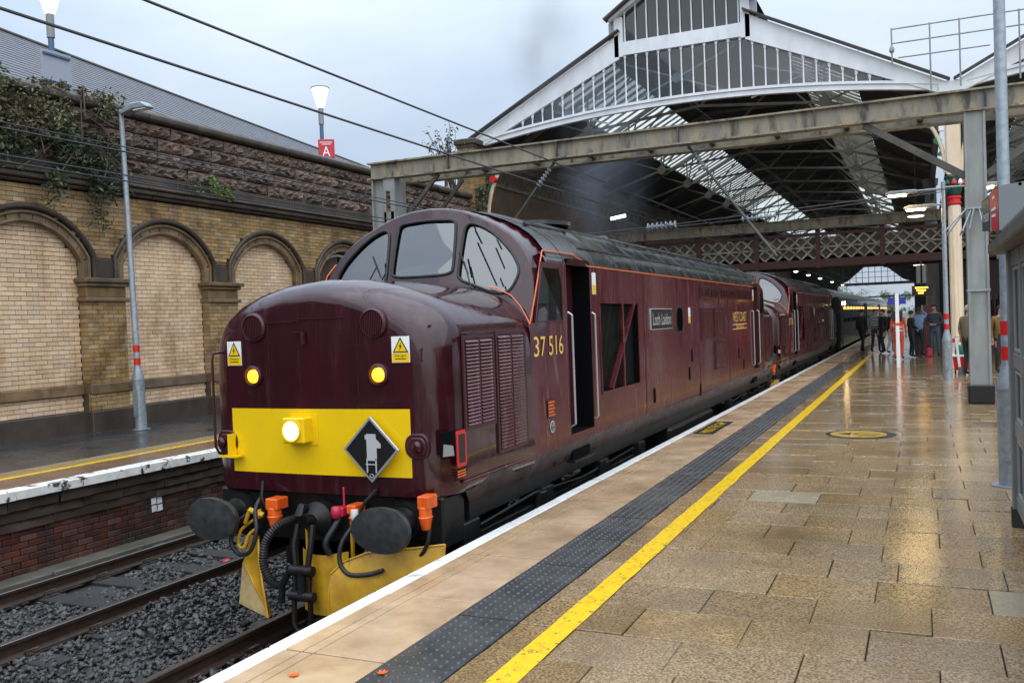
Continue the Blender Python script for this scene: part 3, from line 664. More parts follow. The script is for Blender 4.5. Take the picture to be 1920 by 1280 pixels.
def loco():
    t = thing('diesel_locomotive', 'leading maroon diesel locomotive with yellow front panel and diamond headboard', 'locomotive', (0, 0, 0), 'maroon locomotives')
    for end in (0, 1):
        X = (lambda m: m.xf(spin)) if end else (lambda m: m)
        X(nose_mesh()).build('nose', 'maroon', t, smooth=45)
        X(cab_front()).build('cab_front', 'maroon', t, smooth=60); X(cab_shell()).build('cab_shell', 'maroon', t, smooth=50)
        for P in (WC_, WR_, WL_):
            w_ = X(MB().tube(face_poly(P, -.004), .016, 8, True)).build('window_gasket', 'rubber', t)
            X(MB().add(face_poly(P, .02), [tuple(range(len(P)))])).build('windscreen', 'windscreen', w_, smooth=0)
        # cab interior bulkhead
        X(MB().box(-1.15, 1.15, 2.55, 2.6, 1.5, 3.35)).build('cab_bulkhead', 'cab_light', t)
        X(MB().box(-1.2, 1.2, 1.9, 2.2, 2.3, 2.98)).build('control_desk', 'loco_black', t, bevel=.04)
        for sx in (-.55, .2): X(MB().box(sx-.2, sx+.2, 2.4, 2.5, 2.5, 3.32)).build('cab_seat', 'seat_red', t, bevel=.05)
        # buffers
        for s in (-1, 1):
            b_ = X(MB().lathe([(.15, -.05), (.15, -.2), (.12, -.2), (.10, -.24), (.10, -.47)], (s*.865, 0, 1.05), 'y', 20)).build('buffer', 'loco_black', t)
            X(MB().lathe([(.16, -.455), (.285, -.49), (.29, -.52), (.285, -.54), (.15, -.555), (.02, -.56)], (s*.865, 0, 1.05), 'y', 36, 1, .635)).build('buffer_head', 'buffer_face', b_)
            X(MB().box(s*.865-.17, s*.865+.17, -.08, .1, .86, 1.22)).build('buffer_pad', 'loco_black', t, bevel=.02)
        X(MB().box(-1.22, 1.22, -.06, .3, .80, 1.235)).build('buffer_beam', 'loco_black', t, bevel=.02)
        # marker lights
        for s in (-1, 1):
            q = X(MB().lathe([(.095, -.125), (.095, -.16), (.075, -.17), (.07, -.14)], (s*.65, -.01, 2.25), 'y', 24)).build('marker_light', 'maroon_matt', t)
            X(MB().lathe([(.062, -.13), (.06, -.155), (.04, -.17), (.01, -.176)], (s*.65, -.01, 2.25), 'y', 20)).build('lens', 'marker_glow' if not end else 'windscreen', q)
            v_ = X(MB().lathe([(.128, -.12), (.128, -.165), (.108, -.18), (.1, -.16)], (s*.62, -.005, 2.68), 'y', 28)).build('vent', 'maroon_matt', t)
            mv = MB()
            for k in range(-5, 6):
                hh = math.sqrt(max(0, .098**2-(k*.0175)**2)); mv.box(s*.62+k*.0175-.005, s*.62+k*.0175+.005, -.18, -.155, 2.68-hh, 2.68+hh)
            X(mv).build('vent_bars', 'maroon_matt', v_)
        yp = MB(); rows = [[(x, -.163+.05*(x/1.2)**2, z) for x in [-.925+.154166*i for i in range(13)]] for z in (1.40, 1.68, 1.965)]
        X(yp.grid(rows)).build('yellow_panel', 'yellow', t, smooth=60)
    # ---- sides
    for s in (-1, 1):
        m = MB(); x = s*1.35; rights = s > 0
        holes = [(2.46, 3.2, 1.42, 3.4), (3.52, 5.04, 1.79, 2.83), (LEN-3.2, LEN-2.46, 1.42, 3.4)]
        ys = sorted({1.5, LEN-1.5, 1.62, LEN-1.62}|{h[0] for h in holes}|{h[1] for h in holes}|{6.2, 7.6, 9.0, 10.9, 12.4}); zs = [1.33, 1.42, 1.79, 2.2, 2.63, 2.83, 3.1, 3.24]
        for a, b in zip(ys, ys[1:]):
            for c, d in zip(zs, zs[1:]):
                yy, zz = (a+b)/2, (c+d)/2
                if any(h[0] < yy < h[1] and h[2] < zz < h[3] for h in holes): continue
                if c >= 2.6 and (yy < 1.62 or yy > LEN-1.62): continue
                P = [[a, c], [b, c], [b, d], [a, d]]
                if c >= 2.6:
                    for p in P:
                        e = .30*(p[1]-2.63)
                        if abs(p[0]-1.62) < .01: p[0] = 1.57+e
                        if abs(p[0]-LEN+1.62) < .01: p[0] = LEN-1.57-e
                m.add([(x, p[0], p[1]) for p in P], [(0, 1, 2, 3)])
        # tumblehome skirt
        m.build('body_side', 'maroon_lit_side', t, smooth=0); m = MB()
        for a, b in zip(ys, ys[1:]): m.add([(x, a, 1.33), (x, b, 1.33), (s*1.24, b, 1.12), (s*1.24, a, 1.12)], [(0, 1, 2, 3)])
        m.build('lower_skirt', 'skirt_grime', t, smooth=0)
        for e in (0, 1):      # lower nose skirts
            k = MB().add([(s*1.346, .1, 1.34), (s*1.346, 1.5, 1.34), (s*1.24, 1.5, 1.12), (s*1.24, .35, 1.12)], [(0, 1, 2, 3)])
            if e: k.xf(lambda x_, y_, z_: (x_, LEN-y_, z_))
            k.build('skirt', 'skirt_grime', t)
        MB().tube([(s*1.352, .12, 1.335), (s*1.352, 8, 1.335), (s*1.352, LEN-.12, 1.335)], .012, 6).build('skirt_bead', 'maroon_lit_side', t)
        for h in holes:
            k = MB(); a, b, c, d = h; d = min(d, 3.3)
            for q in ((a, c, a, d), (b, c, b, d), (a, c, b, c), (a, d, b, d)): k.add([(x, q[0], q[1]), (x, q[2], q[3]), (x-s*.3, q[2], q[3]), (x-s*.3, q[0], q[1])], [(0, 1, 2, 3)])
            k.add([(x-s*.3, a, c), (x-s*.3, b, c), (x-s*.3, b, d), (x-s*.3, a, d)], [(0, 1, 2, 3)])
            k.build('recess', 'void_shade' if (h[0] == 3.52 or (s > 0 and h[0] < 3)) else 'maroon_matt', t, smooth=0)  # open doorway and radiator recess coloured near-black as their shade
        # radiator opening: fins, post and diagonal
        rg = MB()
        for i in range(30): yy = 3.56+i*.049; rg.box(x-s*.09, x-s*.07, yy, yy+.014, 1.80, 2.82)
        gr = rg.build('radiator_fins', 'loco_black', t)
        fr = MB().box(x-s*.02, x+s*.012, 4.36, 4.42, 1.79, 2.83); fr.bar((x-s*.0, 3.85, 1.80), (x-s*.0, 4.86, 2.82), .03, .065, (s, 0, 0))
        for q in ((3.5, 5.06, 1.76, 1.79), (3.5, 5.06, 2.83, 2.86)): fr.box(x-s*.01, x+s*.014, *q)
        for q in ((3.49, 3.52), (5.04, 5.07)): fr.box(x-s*.01, x+s*.014, q[0], q[1], 1.79, 2.83)
        fr.build('radiator_frame', 'maroon_lit_side', gr)
        # cab windows and doors
        for e in (0, 1):
            Y = (lambda y: LEN-y) if e else (lambda y: y)
            w_ = MB(); P = [(Y(1.60), 2.64), (Y(2.30), 2.64), (Y(2.30), 3.02), (Y(2.22), 3.19), (Y(1.78), 3.19)]
            fn = lambda u, v, c, x=x, s=s: Vector((x+s*c, u, v))
            q = w_.prism(P, fn, .001, .006).build('cab_window', 'side_glass', t, smooth=0)
            MB().tube([fn(u, v, .006) for u, v in P], .012, 6, True).build('window_frame', 'maroon_matt', q)
            MB().prism([(Y(1.65), 2.66), (Y(2.27), 2.66), (Y(2.27), 3.1), (Y(1.80), 3.17)], fn, -.02, -.01).build('blind', 'cab_light', q)
            if e or s < 0: MB().box(x-s*.14, x-s*.10, Y(2.50), Y(3.16), 1.44, 3.25).build('door', 'maroon_lit_side', t, bevel=.006)
            else: MB().box(x-s*.28, x-s*.24, 2.95, 3.18, 1.44, 3.25).build('door', 'maroon_matt', t, bevel=.006)
            for yy in (2.52, 3.26):
                MB().tube([(x-s*.02, Y(yy), 1.50), (x+s*.035, Y(yy), 1.53), (x+s*.035, Y(yy), 2.70), (x-s*.02, Y(yy), 2.73)], .014, 8).build('handrail', 'silver', t)
            MB().box(x-s*.02, x+s*.006, Y(2.5), Y(3.16), 3.25, 3.31).build('door_header', 'maroon', t)
            hb = MB(); hb.grid([[(x-s*(.0+.10*v*v), Y(1.9+u*.55), 3.22+.14*v) for u in (0, .5, 1)] for v in (0, .5, 1)]); hb.build('cab_quarter_panel', 'maroon', t, smooth=60)
            k = MB().box(x-s*.2, x-s*.05, Y(2.6), Y(3.15), 1.13, 1.32).build('step_recess', 'void_shade', t); MB().box(x-s*.12, x-s*.0, Y(2.55), Y(3.2), 1.10, 1.125).build('step', 'loco_black', k)
        # nose side louvres
        for e in (0, 1):
            Y = (lambda y: LEN-y) if e else (lambda y: y)
            u = (0, 1, 0) if s > 0 else (0, -1, 0)
            if e and s < 0: continue
            louvre_panel(t, frame((s*1.346, Y(.455), 2.15), u, (0, 0, 1)), .57, .80, 2, 24); louvre_panel(t, frame((s*1.346, Y(1.08), 2.02), u, (0, 0, 1)), .62, 1.10, 2, 33)
        # cantrail orange line
        pts = [(s*1.352, 1.50, 2.62), (s*1.352, 1.60, 2.85), (s*1.345, 1.70, 3.08), (s*1.33, 1.80, 3.24), (s*1.30, 1.92, 3.36), (s*1.30, 2.3, 3.37), (s*1.30, 2.80, 3.365), (s*1.335, 2.98, 3.31), (s*1.357, 3.12, 3.25)]
        MB().tube(pts+[(p[0], LEN-p[1], p[2]) for p in pts[::-1]], .008, 8).build('cantrail_line', 'orange_line', t)
        for e in ((0, 1) if s > 0 else ()):
            q = [(s*1.352, 1.50, 2.62), (s*1.31, 1.51, 2.68), (s*1.22, 1.52, 2.80), (s*1.08, 1.55, 2.91), (s*.9, 1.585, 2.985), (s*.78, 1.60, 3.01)]
            MB().tube([(p[0], LEN-p[1] if e else p[1], p[2]) for p in q], .007, 6).build('cab_line', 'orange_line', t)
    # ---- roof
    SPR = sect(ROOFP); m = MB()
    m.grid([[(x, max(1.9, yc(x, z)+.22), z+.002) for x, z in SPR], [(x, 2.3, z) for x, z in SPR], [(x, LEN/2, z) for x, z in SPR], [(x, LEN-2.3, z) for x, z in SPR], [(x, LEN-2.0, z) for x, z in SPR]])
    rf = m.build('roof', 'loco_roof', t, smooth=50)
    for a, b, w in ((2.5, 3.4, .95), (3.6, 5.2, 1.1), (5.4, 7.4, .8), (7.6, 9.6, .8), (9.8, 11.8, .8), (12.0, 13.6, .8), (13.8, 14.7, .9)):
        rows = []; 
        for y_, l in ((a, .0), (a+.02, .03), (b-.02, .03), (b, .0)):
            rows.append([(x, y_, interp(ROOFP, x)+l*(1 if abs(x) < w-.02 else 0)) for x in [-w+2*w*i/14 for i in range(15)]])
        MB().grid(rows).build('roof_hatch', 'loco_roof', rf, smooth=30)
    for yy in [2.45+.92*i for i in range(14)]:
        MB().tube([(x, yy, z+.003) for x, z in SPR], .007, 6).build('roof_rib', 'loco_roof', rf)
    for s in (-1, 1):
        MB().tube([(s*.86, 2.4, 3.71), (s*.86, 14.6, 3.71)], .018, 6).build('roof_rail', 'loco_roof', rf); MB().tube([(s*1.2, 3.2, 3.47), (s*1.2, 14.2, 3.47)], .012, 6).build('roof_seam', 'loco_roof', rf)
    MB().lathe([(.62, 0), (.62, .05), (.55, .05), (.55, .01)], (0, 4.4, 3.87), 'z', 30).build('fan_cowl', 'loco_roof', rf)
    MB().box(-.2, .2, 7.2, 7.5, 3.85, 3.98).build('exhaust_port', 'loco_roof', rf, bevel=.03)
    # ---- body core so nothing is see-through, underframe, bogies
    MB().box(-1.0, 1.0, 2.62, LEN-2.62, 1.2, 3.3).build('body_core', 'void_shade', t)
    MB().box(-1.2, 1.2, .4, LEN-.4, .95, 1.13).build('underframe', 'loco_black', t)
    MB().box(-1.22, 1.22, 7.0, 10.1, .30, .95).build('fuel_tank', 'loco_black', t, bevel=.06)
    for bc in (2.9, LEN-2.9):
        bg_ = MB()
        for s in (-1, 1):
            bg_.box(s*1.02, s*1.16, bc-2.6, bc+2.6, .52, .80)
            for k in (-1.93, 0, 1.93): bg_.box(s*1.0, s*1.22, bc+k-.2, bc+k+.2, .30, .62)
            for k in (-1, 1): bg_.lathe([(.1, .5), (.1, .92)], (s*1.16, bc+k, 0), 'z', 12)
            bg_.tube([(s*1.19, bc-2.3, .86), (s*1.2, bc-1.2, .93), (s*1.2, bc+.2, .85), (s*1.19, bc+2.2, .9)], .022, 6)
            for k in (-2.5, -.9, .9, 2.5): bg_.box(s*1.1, s*1.24, bc+k-.14, bc+k+.14, .72, .95)
        B_ = bg_.build('bogie', 'loco_black', t, bevel=.012)
        for k in (-1.93, 0, 1.93):
            for s in (-1, 1): MB().lathe([(.55, -.06), (.57, -.05), (.545, .05), (.5, .06), (.46, .03), (.2, .03), (.18, .08), (.05, .08)], (s*.75, bc+k, .545), 'x', 28).build('wheel', 'loco_black', B_)
    # ---- front details
    # headlight box
    hl = MB().box(-.255, -.03, -.29, -.155, 1.68, 1.90).build('headlight_housing', 'yellow', t, bevel=.012)
    MB().lathe([(.098, -.30), (.098, -.315), (.085, -.315), (.075, -.30)], (-.155, .01, 1.79), 'y', 28).build('bezel', 'yellow', hl); MB().lathe([(.082, -.29), (.078, -.312), (.05, -.322), (.01, -.326)], (-.155, .01, 1.79), 'y', 24).build('lens', 'head_glow', hl)
    MB().box(-.275, .03, -.17, -.15, 1.655, 1.92).build('mounting_plate', 'yellow', hl)
    # warning signs
    for sx in (-.865, .865):
        F_ = FYF(sx, -.163+.05*(sx/1.2)**2-.002, 2.455); w = .165; h = .215
        F_ = frame((sx, -.168+.05*(sx/1.2)**2, 2.455), (1, .07*sx, 0), (0, 0, 1))
        sg = MB().prism([(-w/2, -h/2), (w/2, -h/2), (w/2, h/2), (-w/2, h/2)], F_, -.003, .002).build('warning_sign', 'white', t)
        MB().prism([(-w/2+.004, -h/2+.004), (w/2-.004, -h/2+.004), (w/2-.004, -.03), (-w/2+.004, -.03)], F_, .002, .0035).build('yellow_half', 'yellow', sg)
        MB().prism([(-.072, -.025), (.072, -.025), (0, .1)], F_, .003, .005).build('triangle_rim', 'black', sg); MB().prism([(-.056, -.016), (.056, -.016), (0, .081)], F_, .005, .0062).build('triangle', 'yellow', sg)
        MB().prism([(.008, .06), (-.014, .02), (-.002, .024), (-.008, -.012), (.016, .034), (.003, .03)], F_, .006, .0074).build('bolt', 'black', sg)
        G_ = lambda a, b, c, F_=F_: F_(a, b-.052, c); text('lettering', 'Danger', .11, .026, G_, 'black', sg, .0045)
        MB().prism([(-.05, -.080), (.05, -.080), (.05, -.073), (-.05, -.073)], F_, .003, .0045).build('small_print', 'black', sg)
    # diamond headboard
    F_ = FYF(.60, -.235, 1.64); hb = thing('diamond_headboard', 'black diamond headboard with grey emblem hung on locomotive front', 'headboard', (.6, -.235, 1.64))
    MB().prism([(0, -.275), (.27, 0), (0, .275), (-.27, 0)], F_, -.02, .004).build('rim', 'silver', hb, bevel=.004); MB().prism([(0, -.245), (.24, 0), (0, .245), (-.24, 0)], F_, .003, .006).build('plate', 'black', hb)
    MB().prism([(-.035, .13), (.055, .13), (.055, .09), (.1, .05), (.1, .015), (.06, .015), (.06, -.07), (.045, -.09), (-.02, -.09), (-.035, -.07), (-.035, .085), (-.05, .085), (-.05, .12), (-.035, .12)][::-1], F_, .006, .009).build('emblem', 'grey_print', hb, smooth=0)
    lg = MB()
    for u in (-.035, .05): lg.prism([(u-.006, -.19), (u+.006, -.19), (u+.006, -.07), (u-.006, -.07)], F_, .006, .009)
    lg.prism([(-.05, -.125), (.06, -.125), (.06, -.117), (-.05, -.117)], F_, .006, .0095); lg.build('emblem_legs', 'grey_print', hb)
    MB().tube([F_(.018*math.cos(a*.5236)+.005, .014*math.sin(a*.5236)-.215, .008) for a in range(12)], .003, 5, True).build('badge', 'grey_print', hb)
    MB().bar((.6, -.232, 1.78), (.6, -.16, 1.78), .05, .02).build('hook', 'black', hb)
    # tail-lamp pods each side of the panel
    for sx in (-1, 1):
        F2 = FYF(sx*1.0, -.12, 1.66)
        pod = MB(); pod.prism(rrect(.26, .21, .095, 6), F2, -.02, .03); pod.prism(rrect(.2, .15, .07, 6), F2, .03, .045)
        P_ = pod.build('tail_lamp_pod', 'maroon_matt', t, bevel=.008); MB().lathe([(.05, -.165), (.05, -.20), (.03, -.215), (.01, -.217)], (sx*1.02, 0, 1.66), 'y', 18).build('lens', 'maroon', P_)
    MB().tube([(-1.05, -.09, 2.47), (-1.1, -.18, 2.46), (-1.11, -.19, 2.40), (-1.11, -.19, 1.62), (-1.08, -.17, 1.56), (-1.05, -.08, 1.55)], .014, 8).build('front_handrail', 'maroon_matt', t)
    br_ = MB().box(-.90, -.885, -.24, -.14, 1.55, 1.74); br_.box(-.99, -.80, -.25, -.15, 1.535, 1.55); br_.build('lamp_bracket', 'yellow', t)
    # centre doors seams
    se = MB().box(-.13, -.125, -.168, -.155, 2.64, 2.78); se.box(-.30, -.14, -.172, -.155, 2.72, 2.727); se.box(-.12, .33, -.172, -.155, 2.735, 2.742); se.box(-.62, -.2, -.17, -.15, 2.712, 2.718)
    se.build('door_seam', 'maroon_matt', t); dh = MB().box(-.16, -.06, -.19, -.15, 2.62, 2.632); dh.box(-.09, -.06, -.2, -.17, 2.52, 2.63); dh.build('door_latch', 'maroon_matt', t)
    for x_, z_ in ((.99, 2.66), (1.12, 2.64), (-.99, 2.66), (.46, 2.1), (.46, 2.5), (-.46, 2.1), (.98, 2.2)): MB().lathe([(.012, -.13), (.012, -.158), (.004, -.162)], (x_, .05*(x_/1.1)**2+(.05 if abs(x_) > .9 else 0), z_), 'y', 8).build('rivet', 'maroon_matt', t)
    for x_ in (-.47, .45): MB().box(x_-.003, x_+.003, -.158, -.14, 1.98, 2.72).build('panel_seam', 'maroon_matt', t)
    MB().tube([(1.06, -.06, 2.46), (1.06, -.13, 2.45), (1.06, -.13, 2.36), (1.06, -.06, 2.35)], .012, 6).build('grab_handle', 'maroon_matt', t)
    # corner steps, fire-alarm box, step pocket
    fx = FXR(1.346, .10, 1.62); q = MB().prism(rrect(.16, .30, .02, 2), fx, .001, .014).build('alarm_frame', 'red', t); MB().prism(rrect(.105, .235, .01, 2), fx, .012, .017).build('alarm_glass', 'black', q)
    f3 = frame((1.315, -.075, 1.67), (.55, .83, 0), (0, 0, 1)); q = MB().prism(rrect(.16, .22, .02, 2), f3, -.01, .004).build('step_pocket', 'void_shade', t)  # near-black plate stands in for the shaded pocket
    MB().prism([(-.06, -.09), (.06, -.09), (.05, -.01), (-.05, .01)], f3, .003, .02).build('step_plate', 'silver', q)
    fx = FXR(1.352, 1.92, 1.76); q = MB().prism(rrect(.2, .19, .01, 1), fx, 0, .002).build('data_panel', 'maroon_matt', t)
    lm = MB()
    for k in range(5): lm.prism([(-.085, .07-k*.033), (.085-.02*(k % 2), .07-k*.033), (.085-.02*(k % 2), .052-k*.033), (-.085, .052-k*.033)], fx, .002, .004)
    lm.build('small_print', 'orange_line', q)
    fx = FXR(1.346, .10, 1.41); lm = MB()
    for k in range(3): lm.prism([(-.07, .03-k*.022), (.07, .03-k*.022), (.07, .018-k*.022), (-.07, .018-k*.022)], fx, .001, .003)
    lm.build('small_print', 'orange_line', t)
    fx = FXR(1.352, 1.93, 1.57); q = MB().prism(circ(.06, 24), fx, 0, .003).build('route_disc', 'white', t); MB().prism(circ(.051, 24), fx, .002, .004).build('disc_face', 'black', q)
    text('lettering', '10', .05, .035, lambda a, b, c: fx(a, b+.018, c), 'white', q, .0055); text('lettering', 'A', .03, .03, lambda a, b, c: fx(a, b-.026, c), 'white', q, .0055)
    # lettering on side
    text('running_number', '37 516', .74, .20, FXR(1.351, 1.93, 2.395), 'gold', t)
    q = MB().prism(rrect(1.15, .30, .01, 1), FXR(1.352, 6.2, 2.62), 0, .022).build('nameplate', 'grey_print', t); MB().prism(rrect(1.13, .28, .01, 1), FXR(1.352, 6.2, 2.62), .02, .024).build('plate_face', 'black', q); text('lettering', 'Loch Laidon', .98, .17, FXR(1.352, 6.2, 2.62), 'grey_print', q, .0265)
    text('owner_lettering', 'WEST COAST', 1.5, .20, FXR(1.351, 12.35, 2.60), 'gold', t); ol = MB(); fx = FXR(1.351, 12.35, 2.40)
    for vv in (-.045, .045): ol.prism([(-.78, vv-.008), (.78, vv-.008), (.78, vv+.008), (-.78, vv+.008)], fx, 0, .003)
    ol.build('lettering_lines', 'gold', t); text('owner_lettering', 'RAILWAYS', .8, .075, fx, 'gold', t, .004)
    # yellow overhead-line stickers
    for yy, zz in ((3.34, 3.06), (7.95, 2.66), (14.0, 3.06)):
        fx = FXR(1.352, yy, zz); q = MB().prism(rrect(.13, .25, .005, 1), fx, 0, .003).build('warning_sticker', 'white', t); MB().prism([(-.06, -.12), (.06, -.12), (.06, -.02), (-.06, -.02)], fx, .002, .004).build('yellow_half', 'yellow', q)
    q = MB().prism(rrect(.36, .36, .12, 6), FXR(1.352, 7.3, 2.60), 0, .008).build('side_window', 'side_glass', t); MB().prism(rrect(.42, .42, .14, 6), FXR(1.352, 7.3, 2.60), -.003, .004).build('gasket', 'rubber', q)
    for yy, zz, w, h, n in ((9.2, 2.51, .95, .54, 13), (10.22, 2.51, .95, .54, 13), (10.22, 1.92, .85, .52, 13)): louvre_panel(t, FXR(1.352, yy, zz), w, h, 1, n)
    for k in range(6): louvre_panel(t, FXR(1.352, 9.1+k*.85, 3.06), .8, .22, 1, 6)
    # body side panel joints, handholds, lifting brackets
    for yy in (5.35, 8.62, 11.15): MB().box(1.348, 1.356, yy, yy+.012, 1.36, 3.22).build('panel_joint', 'maroon_matt', t)
    for yy, zz in ((7.8, 1.62), (8.0, 1.9), (12.1, 1.75), (5.7, 1.45), (8.55, 1.3), (12.6, 1.5)): MB().box(1.34, 1.358, yy, yy+.09, zz, zz+.2).build('lifting_slot', 'void_shade', t)  # slots are near-black patches with their shade put into the colour
    # wipers
    for sx in (-.66, .62):
        a = Vector((sx, yc(sx, 2.98)-.05, 3.01 if sx > 0 else 3.03)); b = a+Vector((-.10 if sx > 0 else .14, .07, .27)); w_ = MB().tube([a, b], .008, 6).build('wiper', 'black', t); MB().tube([b+Vector((-.05, .0, .10)), b+Vector((.04, 0, -.13))], .010, 6).build('wiper_blade', 'black', w_)
    # hoses, jumper sockets, drawhook, coupling
    def hose(name, pts, r, m_, rib=False):
        P = [Vector(p) for p in pts]; Q = []
        for i in range(len(P)-1):
            p0 = P[max(i-1, 0)]; p1 = P[i]; p2 = P[i+1]; p3 = P[min(i+2, len(P)-1)]
            for k in range(8):
                u = k/8; Q.append(.5*((2*p1)+(p2-p0)*u+(2*p0-5*p1+4*p2-p3)*u*u+(3*p1-p0-3*p2+p3)*u**3))
        Q.append(P[-1]); r = r*.8; rr = r
        if rib:
            Q2 = []
            for a_, b_ in zip(Q, Q[1:]): Q2 += [a_, a_.lerp(b_, .5)]
            Q = Q2+[Q[-1]]; rr = [r*(1.0 if i % 2 else .78) for i in range(len(Q))]
        return MB().tube(Q, rr, 10).build(name, m_, t, smooth=60 if not rib else 20)
    hose('brake_hose', [(-.56, -.22, 1.2), (-.55, -.32, 1.1), (-.5, -.38, .92), (-.56, -.4, .76), (-.70, -.38, .72), (-.80, -.36, .82), (-.74, -.34, .98), (-.64, -.30, 1.06)], .024, 'rubber')
    hose('brake_hose', [(-.62, -.27, 1.0), (-.70, -.34, .92), (-.72, -.36, .80), (-.66, -.36, .78), (-.62, -.34, .88), (-.56, -.3, .94)], .018, 'plough_yellow')
    hose('vacuum_hose', [(-.22, -.2, 1.02), (-.32, -.30, .98), (-.42, -.36, .84), (-.42, -.40, .66), (-.32, -.42, .52), (-.22, -.38, .48)], .05, 'rubber', True)
    hose('air_hose', [(.30, -.22, 1.12), (.27, -.32, 1.0), (.22, -.38, .88), (.24, -.36, .78)], .035, 'rubber')
    hose('jumper_cable', [(.52, -.3, 1.1), (.42, -.42, .92), (.40, -.45, .76), (.48, -.45, .66), (.64, -.42, .66), (.78, -.4, .70)], .024, 'rubber')
    hose('jumper_cable', [(1.16, -.22, 1.08), (1.15, -.24, .92), (1.05, -.24, .80), (.85, -.22, .74)], .025, 'rubber')
    for x_, z_, sc in ((-.40, 1.12, .88), (1.14, 1.20, .95), (.42, 1.13, .6)):
        q = MB(); q.box(x_-.07*sc, x_+.075*sc, -.30, -.14, z_-.02, z_+.09*sc); q.lathe([(.068*sc, 0), (.068*sc, -.09*sc), (.075*sc, -.09*sc), (.06*sc, -.14*sc), (.045*sc, -.2*sc)], (x_, -.25, z_), 'z', 16); q.build('jumper_socket', 'orange', t, bevel=.008)
    q = MB().box(.26, .34, -.30, -.2, 1.08, 1.16); q.lathe([(.04, 0), (.05, .05), (.04, .1)], (.28, -.3, 1.07), 'z', 12); q.box(.30, .32, -.24, -.22, 1.12, 1.32); q.build('brake_cock', 'crimson', t, bevel=.01)
    q = MB().lathe([(.02, 0), (.035, .03), (.03, .09)], (.46, -.3, 1.06), 'z', 10).build('cock_handle', 'white', t); q = MB().lathe([(.02, 0), (.04, .03), (.03, .08)], (-.55, -.29, 1.02), 'z', 10); q.tube([(-.5, -.28, 1.05), (-.62, -.32, 1.1)], .025, 8); q.tube([(-.62, -.31, 1.1), (-.66, -.33, .98)], .018, 8); q.build('brake_cock', 'plough_yellow', t)
    MB().tube([(-.56, -.2, 1.33), (-.53, -.26, 1.2), (-.5, -.24, 1.1)], .016, 6).build('chain', 'loco_black', t); MB().tube([(.6, -.17, 1.3), (.53, -.26, 1.2), (.5, -.28, 1.12)], .014, 6).build('chain', 'loco_black', t)
    q = MB().lathe([(.15, -.1), (.15, -.22), (.1, -.26), (.06, -.3)], (.02, 0, 1.03), 'y', 20); q.tube([(.02, -.28, 1.03), (.02, -.40, 1.05), (.02, -.46, 1.12), (.02, -.42, 1.17), (.02, -.37, 1.15)], .04, 8); q.build('drawhook', 'loco_black', t)
    cp = MB()
    for s in (-1, 1): cp.tube([(.02+s*.075, -.38, 1.02), (.02+s*.085, -.43, .86), (.02+s*.06, -.45, .68)], .026, 8)
    cp.tube([(-.09, -.45, .65), (.13, -.45, .65)], .045, 12); cp.tube([(.02, -.45, .66), (.02, -.46, .46)], .04, 10); cp.tube([(-.10, -.46, .44), (.14, -.46, .44)], .042, 12); cp.tube([(-.06, -.45, .65), (-.05, -.46, .44)], .02, 8); cp.tube([(.10, -.45, .65), (.09, -.46, .44)], .02, 8)
    cp.tube([(-.06, -.46, .44), (-.065, -.47, .22), (-.03, -.47, .15), (.07, -.47, .15), (.105, -.47, .22), (.10, -.46, .44)], .024, 8); cp.tube([(-.1, -.45, .66), (-.2, -.44, .5), (-.21, -.44, .36)], .028, 8)
    cp.build('screw_coupling', 'loco_black', t, bevel=0)
    # snow ploughs: curved blades
    def blade(P, nseg=1): return MB()
    lpb = MB(); Lq = [(-.66, -.25, .86), (-.71, -.31, .63), (-.55, -.37, .45), (-.36, -.43, .24)]; Rq = [(-.50, -.36, .86), (-.455, -.41, .68), (-.395, -.45, .48), (-.33, -.48, .235)]
    rows = []
    for k in range(10):
        u = k/9*3; i = min(2, int(u)); v = u-i; a_ = Vector(Lq[i]).lerp(Vector(Lq[i+1]), v); b_ = Vector(Rq[i]).lerp(Vector(Rq[i+1]), v); rows.append([tuple(a_.lerp(b_, q)+Vector((0, .03*math.sin(q*3.14), 0))) for q in (0, .25, .5, .75, 1)])
    lpb.grid(rows); lpb.grid([[(p[0], p[1]+.02, p[2]) for p in r_] for r_ in rows]); lpb.tube([r_[-1] for r_ in rows], .011, 6); lpb.tube([r_[0] for r_ in rows], .008, 6); lpb.build('snow_plough', 'plough_yellow', t, smooth=60)
    pp = MB().add([(-.725, -.31, .64), (-.765, -.33, .27), (-.36, -.44, .215), (-.37, -.43, .25), (-.725, -.29, .64), (-.765, -.31, .27), (-.36, -.42, .215), (-.37, -.41, .25)], [(0, 1, 2, 3), (7, 6, 5, 4), (0, 4, 5, 1), (1, 5, 6, 2)]); pp.build('plough_wear_plate', 'plough_pale', t, smooth=0)
    rpb = MB(); rows = []
    for k in range(11):
        u = k/10; x_ = .32+u*.98; top = .71+.10*min(1, u*3)+.07*u; 
        rows.append([(x_, -.50+.30*u-.05*math.sin(v*2.6)+.06*v, (.20+(top-.20)*v) if k else .22+(top-.28)*v) for v in (0, .2, .4, .6, .8, 1)])
    rpb.grid(rows); rpb.grid([[(p[0], p[1]+.02, p[2]) for p in r] for r in rows]); rim = [r[-1] for r in rows]+rows[-1][::-1]+[r[0] for r in rows[::-1]]+rows[0]; rpb.tube(rim[:-1], .010, 6)
    rpb.build('snow_plough', 'plough_yellow', t, smooth=60)
    cpb = MB(); cpb.grid([[(-.11+u*.47, -.26-.10*math.sin(u*3.1), .76-v*.50+(.06 if v == 0 else 0)*abs(u-.5)) for u in (0, .2, .4, .6, .8, 1)] for v in (0, .33, .66, 1)]); cpb.build('snow_plough', 'plough_yellow', t, smooth=60)
    for x_ in (-.10, .36): MB().bar((x_, -.2, .7), (x_, -.2, 1.05), .03, .02).build('plough_bracket', 'plough_yellow', t)
    return t
L1 = loco()
